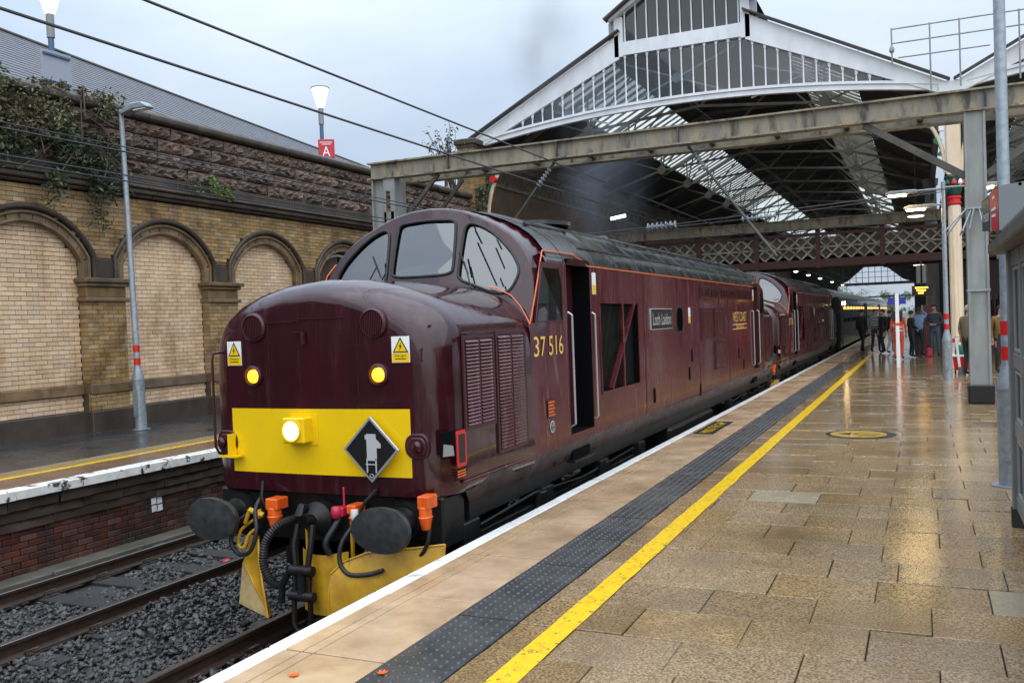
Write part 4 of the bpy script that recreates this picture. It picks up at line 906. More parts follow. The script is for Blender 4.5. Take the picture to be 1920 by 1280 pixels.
L2 = copy_tree(L1, None, ('nameplate', 'running_number', 'owner_lettering', 'lettering_lines')); L2.location = (0, 18.6, 0); L2['label'] = 'second maroon diesel locomotive coupled behind the leading one'
BASE[L2] = (0, 0, 0); text('running_number', '37 706', .74, .20, FXR(1.351, 1.93, 2.395), 'gold', L2)

MB.mesh = _mesh0
# ================================================================ TRAIN SHED
def shed(xl, xr, label, full=True):
    xc = (xl+xr)/2; Y0, Y1 = 22.0, 104.0; hw = (xr-xl)/2
    t = thing('train_shed', label, 'train shed', (xc, Y0, 8.9), 'glazed train sheds')
    ZE, ZL = 8.95, 11.75; LW = 2.0                        # eaves, lantern foot
    slope = (ZL-ZE)/(hw-LW)
    def zr(x): return ZE+(hw-abs(x-xc))*slope
    def zb(x): u = (x-xc)/hw; return 8.72+.62*(1-u*u)      # arched bottom chord
    # gable screen
    N_ = 32; ch = MB()
    for i in range(N_):
        a, b = xl+(xr-xl)*i/N_, xl+(xr-xl)*(i+1)/N_
        for za, zt, y0, y1 in ((0, .16, 21.93, 22.1), (.16, .24, 21.88, 22.12)):
            ch.add([(a, y0, zb(a)+za), (b, y0, zb(b)+za), (b, y0, zb(b)+zt), (a, y0, zb(a)+zt), (a, y1, zb(a)+za), (b, y1, zb(b)+za), (b, y1, zb(b)+zt), (a, y1, zb(a)+zt)], [(0, 1, 2, 3), (4, 7, 6, 5), (0, 4, 5, 1), (3, 2, 6, 7)])
    gs = ch.build('bottom_chord', 'shed_white', t, smooth=25)
    for s in (-1, 1):
        xa, xb = xc+s*(hw+.1), xc+s*LW; bb = MB()
        bb.add([(xa, y, ZE-.36 if k else ZE+.02) for y in (21.9, 22.12) for k in (1, 0)]+[(xb, y, ZL-.76 if k else ZL+.02) for y in (21.9, 22.12) for k in (1, 0)], [(0, 4, 5, 1), (2, 3, 7, 6), (0, 2, 6, 4), (1, 5, 7, 3), (0, 1, 3, 2), (4, 6, 7, 5)])
        bb.build('barge_board', 'shed_white', t); MB().bar((xa+s*.15, 21.85, ZE+.03), (xb-s*.05, 21.85, ZL+.13), .3, .04).build('barge_capping', 'stone_dark', t)
        MB().box(xb-.14, xb+.14, 21.9, 22.15, ZL-.7, ZL+.55).build('lantern_post', 'shed_white', t)
        lx = xc+s*(LW+.28); MB().add([(lx, 21.75, ZL+.42), (xc, 21.75, ZL+1.75), (xc, 21.75, ZL+1.95), (lx-s*.02, 21.75, ZL+.52), (lx, 22.1, ZL+.42), (xc, 22.1, ZL+1.75), (xc, 22.1, ZL+1.95), (lx-s*.02, 22.1, ZL+.52)], [(0, 1, 2, 3), (4, 7, 6, 5), (0, 4, 5, 1), (3, 2, 6, 7)]).build('lantern_barge', 'shed_white', t)
        MB().bar((lx+s*.1, 21.7, ZL+.46), (xc, 21.7, ZL+2.02), .35, .06).build('lantern_capping', 'stone_dark', t)
        MB().box(xb-.02+s*.1, xb+.02+s*.1, 22.2, Y1, ZL+.05, ZL+.5).build('lantern_glazing', 'shed_glass', t); MB().box(xb+s*.14, xb+s*.34, 21.98, 22.1, ZL-.3, ZL+.44).build('lantern_cheek', 'cladding', t)
    MB().box(xc-LW+.14, xc+LW-.14, 21.9, 22.12, ZL-.66, ZL-.24).build('lantern_sill', 'shed_white', t)
    pit = .365; n = int(2*hw/pit); xs = [xc+(i-n/2)*pit for i in range(n+1)]
    def ztop(x): u = (hw-abs(x-xc))/(hw-LW); return zr(x)-.33-.40*u if abs(x-xc) > LW else ZL-.64
    for x in xs:
        z0, z1 = zb(x)+.22, ztop(x)
        if z1-z0 < .12: continue
        m = MB().lathe([(.026, z0), (.024, z1-.14), (.042, z1-.12), (.042, z1-.08), (.062, z1), (.062, z1+.03)], (x, 21.98, 0), 'z', 8); m.build('mullion', 'shed_white', t)
    for a, b in zip(xs, xs[1:]):
        P = [(a+.02, zb(a)+.2), (b-.02, zb(b)+.2), (b-.02, ztop(b)+.04), (a+.02, ztop(a)+.04)]
        if P[2][1]-P[1][1] < .05 and P[3][1]-P[0][1] < .05: continue
        P[2] = (P[2][0], max(P[2][1], P[1][1]+.01)); P[3] = (P[3][0], max(P[3][1], P[0][1]+.01))
        MB().add([(u, 22.03, v) for u, v in P], [(0, 1, 2, 3)]).build('pane', 'shed_glass', t, smooth=0)
    for i in range(-5, 6):
        x = xc+i*.36; zt = ZL+.45+1.3*(1-abs(x-xc)/(LW+.3))
        MB().lathe([(.024, ZL-.26), (.024, zt-.1), (.05, zt)], (x, 21.98, 0), 'z', 8).build('mullion', 'shed_white', t)
        if i < 5: MB().add([(x, 22.03, ZL-.26), (x+.36, 22.03, ZL-.26), (x+.36, 22.03, ZL+.45+1.3*(1-abs(x+.36-xc)/(LW+.3))), (x, 22.03, zt)], [(0, 1, 2, 3)]).build('pane', 'shed_glass', t, smooth=0)
    for hx, hz, w_, h_ in (((-2.2, 10.25, 1.9, .75), (-5.95, 9.55, 1.5, .5), (1.7, 9.8, 1.6, .5)) if xl < 0 else ()):
        cb = MB().lathe([(.16, -.03), (.16, .03)], (hx, 22.35, hz), 'y', 8)
        for sx in (-1, 1):
            for sz in (-1, 1): cb.bar((hx, 22.35, hz), (hx+sx*w_, 22.35, hz+sz*h_), .035, .05)
        cb.build('cross_brace', 'shed_white', t)
    # roof slopes with skylight bands between .46 and .86 of the way up
    for s in (-1, 1):
        P = lambda u: (xc+s*(hw-(hw-LW)*u), ZE+(ZL-ZE)*u)
        def sheet(u0, u1, nm, m_):
            a, b = P(u0), P(u1); MB().add([(a[0], Y0+.2, a[1]), (b[0], Y0+.2, b[1]), (b[0], Y1, b[1]), (a[0], Y1, a[1]), (a[0], Y0+.2, a[1]+.08), (b[0], Y0+.2, b[1]+.08), (b[0], Y1, b[1]+.08), (a[0], Y1, a[1]+.08)], [(0, 1, 2, 3), (4, 7, 6, 5), (0, 4, 5, 1), (2, 6, 7, 3)]).build(nm, m_, t, smooth=0)
        sheet(-.02, .46, 'roof_boarding', 'shed_roof'); sheet(.86, 1.06, 'roof_boarding', 'shed_roof')
        k0, k1 = P(.46), P(.86); y = Y0+.25; i = 0; gp = None
        while y < Y1-1:
            w = .62; thick = .10 if i % 8 == 0 else .05
            if i % 3 == 2: pass
            if y < 62:
                me_o = MB().add([(k0[0], y+.03, k0[1]+.03), (k1[0], y+.03, k1[1]+.03), (k1[0], y+w-.03, k1[1]+.03), (k0[0], y+w-.03, k0[1]+.03)], [(0, 1, 2, 3)]).build('skylight_pane', 'skylight', t, smooth=0)
                MB().bar((k0[0], y, k0[1]), (k1[0], y, k1[1]), thick, .09).build('glazing_bar', 'truss', t)
            y += w; i += 1
        sheet_y0 = y
        MB().add([(k0[0], 62.3, k0[1]+.03), (k1[0], 62.3, k1[1]+.03), (k1[0], Y1, k1[1]+.03), (k0[0], Y1, k0[1]+.03)], [(0, 1, 2, 3)]).build('skylight_strip', 'skylight', t, smooth=0)
    MB().add([(xc-LW-.3, Y0, ZL+.5), (xc, Y0, ZL+1.9), (xc, Y1, ZL+1.9), (xc-LW-.3, Y1, ZL+.5)], [(0, 1, 2, 3)]).build('lantern_roof', 'shed_roof', t); MB().add([(xc+LW+.3, Y0, ZL+.5), (xc, Y0, ZL+1.9), (xc, Y1, ZL+1.9), (xc+LW+.3, Y1, ZL+.5)], [(0, 1, 2, 3)]).build('lantern_roof', 'shed_roof', t)
    # trusses
    tm_ = MB(); 
    for s in (-1, 1):
        tm_.bar((xc+s*hw, 0, ZE-.12), (xc+s*LW, 0, ZL-.12), .09, .16); tm_.bar((xc+s*hw, 0, ZE-.6), (xc+s*hw*.55, 0, 9.35), .06, .09); tm_.bar((xc+s*hw*.55, 0, 9.35), (xc, 0, 9.75), .06, .09)
        for a, b in (((hw*.55, 9.35), (hw*.78, 9.95)), ((hw*.55, 9.35), (hw*.5, 10.75)), ((hw*.55, 9.35), (LW, 11.5)), ((LW, 11.5), (.0, 9.75)), ((hw*.55, 9.35), (hw*.55, 10.55))): tm_.bar((xc+s*a[0], 0, a[1]), (xc+s*b[0], 0, b[1]), .04, .06)
        tm_.lathe([(.2, -.05), (.2, .05)], (xc+s*hw*.55, 0, 9.35), 'y', 12)
    tm_.bar((xc-LW, 0, ZL-.1), (xc+LW, 0, ZL-.1), .08, .12)
    tme_ = tm_.mesh('truss', 'truss', shift=(xc, 0, 8.9))
    k = 0
    for y in [24.5+5*i for i in range(16)]: put('truss', tme_, t, (xc, y, 8.9))
    # longitudinal lattice girders along eaves
    for s in (-1, 1):
        x = xc+s*(hw-.1); lg = MB().box(x-.06, x+.06, Y0+.3, Y1, 8.35, 8.5); lg.box(x-.06, x+.06, Y0+.3, Y1, 7.55, 7.68)
        y = Y0+.3
        while y < 70: lg.bar((x, y, 7.6), (x, y+.8, 8.4), .05, .06, (1, 0, 0)); lg.bar((x, y, 8.4), (x, y+.8, 7.6), .05, .06, (1, 0, 0)); y += .8
        lg.build('eaves_girder', 'truss', t)
    # far glazed end
    ew = MB(); ox0, ox1 = (-4.1, 3.9) if xl < 0 else (xr, xr)
    ew.box(xl, ox0, Y1-.15, Y1+.15, -.3, 9.2); ew.box(ox1, xr+.6, Y1-.15, Y1+.15, -.3, 9.2)
    if xl < 0:
        P = [(ox0, 14), (ox0, 5.6), (-3.0, 6.0), (-1.0, 7.7), (-.8, 8.1), (.6, 8.1), (.8, 7.7), (2.8, 6.0), (ox1, 5.6), (ox1, 14)]
        for (xa, za), (xb, zb2) in zip(P[1:-1], P[2:-1]): ew.add([(xa, Y1, za), (xb, Y1, zb2), (xb, Y1, 14), (xa, Y1, 14), (xa, Y1+.15, za), (xb, Y1+.15, zb2), (xb, Y1+.15, 14), (xa, Y1+.15, 14)], [(0, 1, 2, 3), (4, 7, 6, 5), (0, 4, 5, 1)])
    ew.build('end_wall', 'shed_roof', t, smooth=0)
    fg = MB().box(ox0, ox1, Y1-.12, Y1+.12, 5.45, 5.75); fg.box(ox0, ox1, Y1-.08, Y1+.08, 4.05, 4.2)
    for i in range(1, 12): x = ox0+8*i/12; fg.box(x-.03, x+.03, Y1-.05, Y1+.05, 5.7, 8.1)
    for z in (6.3, 6.9, 7.5): fg.box(ox0, ox1, Y1-.05, Y1+.05, z, z+.05)
    if xl < 0: fg.build('end_screen', 'gantry_dark', t)
    return t
shed(-9.25, 5.35, 'glazed train shed with white gable spanning the tracks and platform'); shed(5.95, 20.5, 'second white-gabled train shed rising at the right edge')
vg = thing('valley_gutter', 'short white gutter box between the two shed gables', 'gutter', (5.65, 22, 8.5)); MB().box(5.3, 6.0, 21.85, 22.3, 8.62, 8.95).build('box', 'shed_white', vg, bevel=.02); MB().box(5.36, 5.94, 21.8, 21.85, 8.5, 8.54).build('lip', 'gantry_dark', vg)
# roof walkway handrail
hr = thing('roof_handrail', 'grey pipe handrail on the roof valley between the gables', 'handrail', (5.6, 21.6, 9))
for x in (4.14, 5.12, 5.86, 7.3, 8.6): MB().tube([(x, 21.6, 8.7 if x > 5 else 9.55), (x, 21.6, 10.55)], .022, 8).build('post', 'steel_grey', hr)
for z, x0, x1 in ((10.52, 4.14, 9.6), (10.12, 4.14, 9.6), (9.70, 4.3, 6.6)): MB().tube([(x0, 21.6, z), (x1, 21.6, z)], .02, 8).build('rail', 'steel_grey', hr)
MB().lathe([(.03, 0), (.07, .05), (.07, .12), (.03, .2)], (4.14, 21.6, 9.85), 'z', 10).build('joint', 'steel_grey', hr)
# side wall in the shed and brick pier
iw = thing('shed_side_wall', 'dark brick wall running back inside the train shed', 'wall', (-9.6, 60, 0)); MB().box(-10.2, -9.15, 22.7, 106, -.5, 9.05).build('wall', 'brick_dark', iw)
pb = MB()
for r in range(100):
    z = .9+r*.0785
    if z < 6: continue
    for k in range(3): yo = -.45+k*.235*1.28; pb.box(-9.0+rn.uniform(-.006, .006), -9.05, 21.3+yo+.45, 21.3+yo+.45+.29, z, z+.068)
    for k in range(3): pb.box(-9.6+k*.2+.0, -9.6+k*.2+.19, 21.29, 21.31+rn.uniform(-.006, .006), z, z+.068)
bp = thing('brick_pier', 'square ochre brick pier at the left foot of the shed gable', 'pier', (-9.3, 21.7, .9)); MB().box(-9.6, -9.02, 21.3, 22.2, .9, 8.75).build('shaft', 'mortar', bp); stuff(pb.build('brickwork', 'brick_ochre', bp)); MB().box(-9.7, -8.9, 21.2, 22.3, 8.75, 8.95).build('cap', 'stone_dark', bp, bevel=.03); MB().box(-9.62, -8.96, 21.25, 22.25, 8.65, 8.75).build('cap_bed', 'stone_dark', bp)
# ================================================================ GANTRY
gt = thing('overhead_gantry', 'stained steel portal gantry spanning the tracks in front of the shed', 'gantry', (-.5, 11.8, 0))
for y0, nm in ((11.55, 'front_beam'), (12.45, 'rear_beam')):
    b = MB().box(-6.85, 9.5, y0, y0+.10, 6.10, 6.42); b.box(-6.9, 9.5, y0-.09, y0+.19, 6.42, 6.455); b.box(-6.9, 9.5, y0-.09, y0+.19, 6.065, 6.10)
    o = b.build(nm, 'gantry', gt)
    for x in (-4.8, -2.2, .4, 3.0, 5.85): MB().box(x-.012, x+.012, y0-.08, y0, 6.10, 6.42).build('stiffener', 'gantry_dark' if x < 5 else 'black', o)
for x in [-5.6+1.3*i for i in range(11)]: MB().box(x-.05, x+.05, 11.65, 12.45, 6.15, 6.3).build('cross_tie', 'gantry_dark', gt)
c = MB().box(5.50, 5.54, 11.5, 11.95, PZ, 6.06); c.box(5.80, 5.84, 11.5, 11.95, PZ, 6.06); c.box(5.54, 5.80, 11.53, 11.57, PZ, 6.06); gcol = c.build('column', 'steel_grey', gt)
for z in (2.9, 4.35): MB().box(5.485, 5.855, 11.485, 11.965, z, z+.035).build('band', 'galv', gcol)
MB().box(5.46, 5.88, 11.45, 12.0, PZ, 1.25).build('base_wrap', 'black', gcol, bevel=.02)
for k, xa in enumerate((5.5, 5.62, 5.7, 5.83)): MB().tube([(xa, 11.47, 4.35), (xa+(-.38, -.08, .08, .42)[k], 11.4, 3.95+.04*k)], .014, 6).build('anti_climb_spike', 'galv', gcol)
for k in range(9): a = k*.7; MB().tube([(5.67+.2*math.cos(a), 11.72+.26*math.sin(a), 4.33), (5.67+.5*math.cos(a), 11.72+.55*math.sin(a), 3.95)], .012, 6).build('anti_climb_spike', 'galv', gcol)
MB().bar((3.85, 11.6, 6.05), (5.5, 11.6, 4.95), .10, .12).build('knee_brace', 'gantry_dark', gt); MB().bar((7.4, 11.6, 6.05), (5.85, 11.6, 4.95), .10, .12).build('knee_brace', 'gantry_dark', gt)
c = MB().box(-6.82, -6.78, 11.5, 12.0, PZ, 6.06); c.box(-6.24, -6.2, 11.5, 12.0, PZ, 6.06); c.box(-6.78, -6.5, 11.6, 11.64, PZ, 6.06); c.box(-6.5, -6.24, 11.5, 11.53, 5.78, 6.06); c.box(-6.5, -6.44, 11.5, 11.53, PZ, 5.78); c.box(-6.32, -6.24, 11.5, 11.53, PZ, 5.78); c.box(-6.5, -6.24, 11.5, 11.53, PZ, 5.3); c.build('column', 'steel_grey', gt)
MB().bar((-5.1, 11.6, 6.05), (-6.2, 11.6, 4.9), .07, .08).build('knee_brace', 'gantry_dark', gt); MB().bar((-4.9, 12.4, 6.0), (-6.0, 12.4, 4.8), .07, .08).build('knee_brace', 'gantry_dark', gt)
# registration arms with insulators
def insul(name, a, b, n, par, r=.07):
    a = Vector(a); b = Vector(b); m = MB(); d = (b-a)/n; P = []; rr = []
    for i in range(n): 
        for u, q in ((0, .4), (.3, 1), (.5, 1), (.6, .4)): P.append(a+d*(i+u)); rr.append(r*q)
    m.tube(P, rr, 12); return m.build(name, 'insulator', par, smooth=20)
for label, a, b, c_ in (('support arm with ribbed insulator hanging from gantry above leading locomotive', (-2.3, 11.7, 6.06), (-2.75, 11.7, 5.55), (-4.0, 11.7, 4.05)), ('long thin steel support arm slanting down from mid gantry', (.55, 11.75, 6.06), (.9, 11.75, 5.55), (2.2, 11.75, 3.75))):
    t = thing('registration_arm', label, 'support arm', a, 'arms under the gantry'); MB().tube([a, Vector(a).lerp(Vector(b), .3)], .03, 8).build('bracket', 'gantry_dark', t); insul('insulator', Vector(a).lerp(Vector(b), .3), b, 6, t, .06); MB().tube([b, c_], .028, 8).build('tube', 'gantry_dark', t)
t = thing('line_insulator', 'pale ribbed insulator on a cross wire above locomotive roof', 'insulator', (-1.0, 14, 4.9)); insul('sheds', (-1.9, 17.2, 5.05), (-1.05, 17.2, 5.07), 7, t, .11); MB().tube([(-6, 17.2, 4.95), (-1.5, 17.2, 5.06), (5.4, 17.2, 5.4)], .012, 6).build('cross_wire', 'wire', t)
t = thing('line_insulator', 'ribbed blue-grey insulator on wire below the skylight', 'insulator', (1, 20, 5.3)); insul('sheds', (.2, 19.4, 5.3), (1.2, 19.4, 5.32), 8, t, .08); MB().tube([(-3, 19.4, 5.2), (.6, 19.4, 5.3), (5.4, 19.4, 5.6)], .012, 6).build('cross_wire', 'wire', t)
# overhead wires
for x, z, r, lab in ((0, 4.55, .011, 'lower overhead contact wire above the locomotives'), (0, 4.93, .011, 'upper overhead wire above the locomotives crossing the open sky'), (-3.4, 4.41, .009, 'lower overhead contact wire above the empty track'), (-3.38, 4.47, .009, 'thin second contact strand just above the lower wire of empty track'), (-3.4, 4.74, .011, 'upper catenary wire above the empty track'), (-3.42, 4.80, .008, 'thin top strand over the empty track catenary')):
    P = [(x, -14+i*6, z-.05*math.sin(i/20*math.pi*3)**2*(1 if r > .012 else .3)) for i in range(20)]
    tag(MB().tube(P, r, 6).build('overhead_wire', 'wire'), lab, 'wire')
# ================================================================ FOOTBRIDGE
fb = thing('footbridge', 'cream lattice footbridge with maroon posts crossing inside the shed', 'footbridge', (-1, 34, 4.5))
for y0 in (34.0, 37.0):
    o = MB().box(-9.4, 12, y0-.08, y0+.08, 4.55, 4.86).build('bottom_girder', 'post_maroon', fb); MB().box(-9.4, 12, y0-.08, y0+.08, 5.86, 5.98).build('top_rail', 'post_maroon', fb)
    for i in range(9): x = -9.6+2.52*i+.3; MB().box(x-.09, x+.09, y0-.12, y0+.12, 4.5, 6.2).build('post', 'post_maroon', fb)
    w = .5; x = -9.4
    while x < 12 and y0 < 35:
        for z0, z1 in ((4.88, 5.36), (5.38, 5.86)):
            l = MB().bar((x, y0-.03, z0), (x+w, y0-.03, z1), .07, .03, (0, 1, 0)); l.bar((x, y0+.02, z1), (x+w, y0+.02, z0), .07, .03, (0, 1, 0)); l.build('lattice_bay', 'lattice', fb, smooth=0)
        x += w
    MB().box(-9.4, 12, y0-.05, y0+.05, 5.34, 5.40).build('mid_rail', 'lattice', fb)
MB().box(-9.4, 12, 34.1, 36.9, 4.6, 4.8).build('deck', 'shed_roof', fb); MB().box(-9.4, 12, 34.15, 36.85, 5.0, 5.8).build('inner_panel', 'truss', fb)
ub = MB().box(-9.4, 12, 33.6, 33.8, 6.15, 6.5); ub.box(-9.4, 12, 33.5, 33.9, 6.5, 6.54); ub.box(-9.4, 12, 33.5, 33.9, 6.11, 6.15); tag(ub.build('cross_beam', 'gantry'), 'stained steel cross beam just above the lattice footbridge', 'beam')
# ================================================================ IRON COLUMNS
def iron_col(y, label, orn=True):
    x = 5.64; t = thing('iron_column', label, 'column', (x, y, PZ), 'cast-iron shed columns')
    MB().lathe([(.24, PZ), (.24, PZ+.35), (.19, PZ+.45), (.165, PZ+.6), (.155, 5.5)], (x, y, 0), 'z', 20).build('shaft', 'cream', t, smooth=40)
    for k in range(10):
        a = k*.628; MB().tube([(x+.155*math.cos(a), y+.155*math.sin(a), PZ+.8), (x+.147*math.cos(a), y+.147*math.sin(a), 5.45)], .02, 6).build('flute', 'cream', t)
    MB().lathe([(.16, 5.52), (.185, 5.54), (.185, 5.58), (.155, 5.6), (.155, 5.68), (.185, 5.7), (.185, 5.75), (.16, 5.77)], (x, y, 0), 'z', 20).build('collar', 'red', t)
    MB().lathe([(.16, 5.8), (.2, 5.95), (.25, 6.3), (.22, 6.35)], (x, y, 0), 'z', 20).build('capital', 'dark_green', t)
    for k in range(8): a = k*.785; MB().lathe([(.02, 0), (.07, .05), (.05, .15), (.01, .2)], (x+.22*math.cos(a), y+.22*math.sin(a), 6.05), 'z', 8).build('capital_leaf', ('red', 'white', 'dark_green')[k % 3], t)
    MB().box(x-.17, x+.17, y-.17, y+.17, 6.35, 8.6).build('upper_post', 'cream', t, bevel=.02); MB().box(x-.20, x-.17, y-.1, y+.1, 6.4, 8.5).build('pilaster', 'cream', t); MB().box(x+.17, x+.20, y-.1, y+.1, 6.4, 8.5).build('pilaster', 'cream', t)
    MB().box(x-.36, x-.2, y-.12, y-.06, 7.6, 8.3).build('shield', 'white', t, bevel=.02); MB().box(x+.2, x+.36, y-.12, y-.06, 7.75, 8.3).build('shield', 'white', t, bevel=.02)
    for s in (-1, 1):
        MB().tube([(x+s*(.2+1.25*(1-math.cos(u*1.57/12))), y, 6.45+1.95*math.sin(u*1.57/12)) for u in range(13)], .055, 8).build('bracket_rib', 'cream', t)
        sc = MB()
        for k, (dx, dz, r) in enumerate(((.40, 7.35, .10), (.55, 7.85, .16), (.85, 8.15, .13), (.33, 7.0, .06), (1.1, 8.3, .08))):
            sc.tube([(x+s*dx+r*(1-i/26)*math.cos(i*.42+k), y, dz+r*(1-i/26)*math.sin(i*.42+k)) for i in range(24)], .026, 6)
        for a, b in (((.25, 6.9), (.4, 7.35)), ((.4, 7.35), (.5, 7.7)), ((.55, 7.85), (.8, 8.1)), ((.3, 8.2), (.5, 7.95))): sc.tube([(x+s*a[0], y, a[1]), (x+s*b[0], y, b[1])], .02, 6)
        sc.build('scroll', 'green', t)
    return t
iron_col(22.2, 'nearest cream iron column with green scroll brackets and red collar')
for k, y in enumerate((39.5, 52.0, 64.5)): 
    t = thing('iron_column', ('pale grey iron column just beyond the footbridge', 'plain iron column second beyond the footbridge', 'plain iron column furthest down the platform')[k], 'column', (5.2, y, PZ), 'cast-iron shed columns'); MB().lathe([(.28, PZ), (.26, 1.6), (.24, 8.4)], (5.2-.0*k, y, 0), 'z', 16).build('shaft', 'steel_grey', t); MB().lathe([(.3, 8.2), (.34, 8.5)], (5.2, y, 0), 'z', 16).build('capital', 'steel_grey', t)
# left bracket at the gable foot
t = thing('wall_bracket', 'cream and green scroll bracket at the left shed wall', 'bracket', (-8.95, 22.2, 6)); MB().tube([(-8.9+1.35*(1-math.cos(u*1.57/10)), 22.1, 6.1+2.3*math.sin(u*1.57/10)) for u in range(11)], .07, 8).build('rib', 'cream', t)
sc = MB()
for k, (dx, dz, r) in enumerate(((.15, 7.3, .14), (.35, 7.9, .2), (.75, 8.3, .14))): sc.tube([(-8.9+dx+r*(1-i/26)*math.cos(i*.42+k), 22.1, dz+r*(1-i/26)*math.sin(i*.42+k)) for i in range(24)], .035, 6)
sc.build('scroll', 'green', t); MB().lathe([(.12, -.1), (.12, .1)], (-8.6, 22.0, 7.6), 'y', 12).build('boss', 'red', t); MB().lathe([(.1, 4.0), (.1, 6.1), (.2, 6.3)], (-8.9, 22.1, 0), 'z', 12).build('wall_shaft', 'cream', t)
# ================================================================ LAMP POSTS
def lamp_post(x, y, label, top=6.85, lean=0, heads='big', red=(2.0, 2.25)):
    t = thing('lamp_post', label, 'lamp post', (x, y, PZ), 'grey platform lamp posts')
    zb_ = PZ+.92
    MB().lathe([(.105, PZ), (.105, zb_), (.112, zb_), (.112, zb_+.03), (.062, zb_+.22), (.058, zb_+.24), (.045, top)], (x, y, 0), 'z', 18).build('shaft', 'galv', t, smooth=30)
    MB().lathe([(.17, PZ), (.17, PZ+.015)], (x, y, 0), 'z', 18).build('base_plate', 'galv', t)
    for z in (zb_+.28, zb_+.52): MB().lathe([(.060, z), (.060, z+.13)], (x, y, 0), 'z', 18).build('red_band', 'red', t)
    MB().box(x-.05, x+.05, y-.112, y-.098, PZ+.25, PZ+.75).build('access_door', 'galv', t)
    if heads == 'side':
        P = [(x+.02, top-.06), (x+.12, top-.02), (x+.35, top+.06), (x+.6, top+.05), (x+.74, top-.05), (x+.72, top-.08), (x+.4, top-.06), (x+.1, top-.12)]
        h = MB().prism(P, lambda u, v, c: Vector((u, c, v)), y-.10, y+.10).build('lamp_head', 'galv', t, bevel=.02); MB().box(x+.38, x+.68, y-.08, y+.08, top-.085, top-.07).build('diffuser', 'white', h)
    return t
lt = lamp_post(-8.53, 6.02, 'leaning galvanised lamp post with red bands on the left platform', heads='side'); lt.rotation_euler = (0, R(-1.6), 0)
lamp_post(5.49, 3.25, 'tall galvanised lamp post with red bands beside the grey shelter', top=8.2, heads=None)
t = lamp_post(5.26, 17.4, 'galvanised lamp post with two-armed lights near the gantry column', top=5.6, heads=None)
for (x1, z1, gl, dy) in ((4.35, 5.40, True, 0), (4.75, 5.06, True, .3), (6.2, 5.42, True, .0)):
    s = -1 if x1 < 5.3 else 1
    MB().tube([(5.26, 17.4+dy, z1+.05), (x1+.3*(-s)*-1*(-1), 17.4+dy, z1+.04)], .02, 8).build('lamp_arm', 'galv', t)
    h = MB().prism([(x1-.35, z1-.03), (x1+.35, z1-.01), (x1+.34, z1+.07), (x1-.25, z1+.07), (x1-.36, z1+.02)], lambda u, v, c: Vector((u, c, v)), 17.28+dy, 17.52+dy).build('lamp_head', 'steel_grey', t, bevel=.015)
    MB().box(x1-.3, x1+.12, 17.31+dy, 17.49+dy, z1-.055, z1-.03).build('diffuser', 'warm_glow', h, bevel=.01)
# street lamps above the wall
def street_lamp(x, y, zt, label):
    t = thing('street_lamp', label, 'street lamp', (x, y, 6.2), 'cone-headed street lamps')
    MB().lathe([(.06, 6.2), (.055, zt-1.0)], (x, y, 0), 'z', 12).build('pole', 'pole_blue', t); MB().lathe([(.075, zt-1.0), (.075, zt-.55)], (x, y, 0), 'z', 12).build('sleeve', 'steel_grey', t)
    MB().lathe([(.08, zt-.55), (.12, zt-.45), (.20, zt-.15), (.235, zt)], (x, y, 0), 'z', 20).build('glass_cone', 'lamp_glow', t, smooth=60); MB().lathe([(.255, zt), (.255, zt+.03), (.1, zt+.05)], (x, y, 0), 'z', 20).build('lid', 'steel_grey', t); return t
street_lamp(-10.5, 14.8, 9.4, 'lit cone-headed street lamp standing behind the red letter A sign'); t = street_lamp(-10.5, 6.08, 9.48, 'lit cone-headed street lamp carrying a grey sign back at top left')
f = frame((-10.42, 6.1, 7.88), (0, 1, 0), (0, 0, 1)); rs = thing('road_sign', 'back of a grey metal road sign on the top left lamp', 'sign', (-10.4, 6.1, 7.6)); MB().prism([(-.34, -.35), (.34, -.35), (.34, .32), (-.34, .32)], f, 0, .015).build('plate', 'cladding', rs)
for v in (-.28, .24): MB().prism([(-.3, v-.02), (.3, v-.02), (.3, v+.02), (-.3, v+.02)], f, .015, .05).build('rail', 'pole_blue', rs)
f = frame((-10.3, 14.7, 7.69), (.86, .5, 0), (0, 0, 1)); rs = thing('letter_sign', 'red box sign with white letter A above the stone parapet', 'sign', (-10.3, 14.7, 7.4)); MB().prism([(-.22, -.26), (.22, -.26), (.22, .26), (-.22, .26)], f, -.16, 0).build('box', 'sign_red', rs, bevel=.01)
text('letter', 'A', .22, .27, lambda a, b, c: f(a, b-.08, c), 'white', rs, .004)
lm = MB(); lm.prism([(-.17, .165), (.17, .165), (.17, .185), (-.17, .185)], f, 0, .004); lm.prism([(-.12, .11), (.13, .11), (.13, .13), (-.12, .13)], f, 0, .004); lm.build('small_print', 'white', rs)
MB().box(-10.36, -10.28, 14.8, 14.88, 6.2, 7.45).build('leg', 'white', rs)
t = thing('far_street_lamp', 'small far street light arm beside the grey sign back', 'street lamp', (-16, 9, 6.2)); MB().tube([(-14.5, 10.3, 8.45), (-14.7, 9.3, 8.6), (-14.75, 8.9, 8.55)], .03, 6).build('arm', 'steel_grey', t); MB().lathe([(.05, 0), (.13, .1), (.13, .3), (.05, .5)], (-14.75, 8.5, 8.53), 'y', 10, 1, .4).build('head', 'cladding', t); MB().tube([(-14.5, 10.3, 6.2), (-14.5, 10.3, 8.45)], .05, 8).build('pole', 'steel_grey', t)
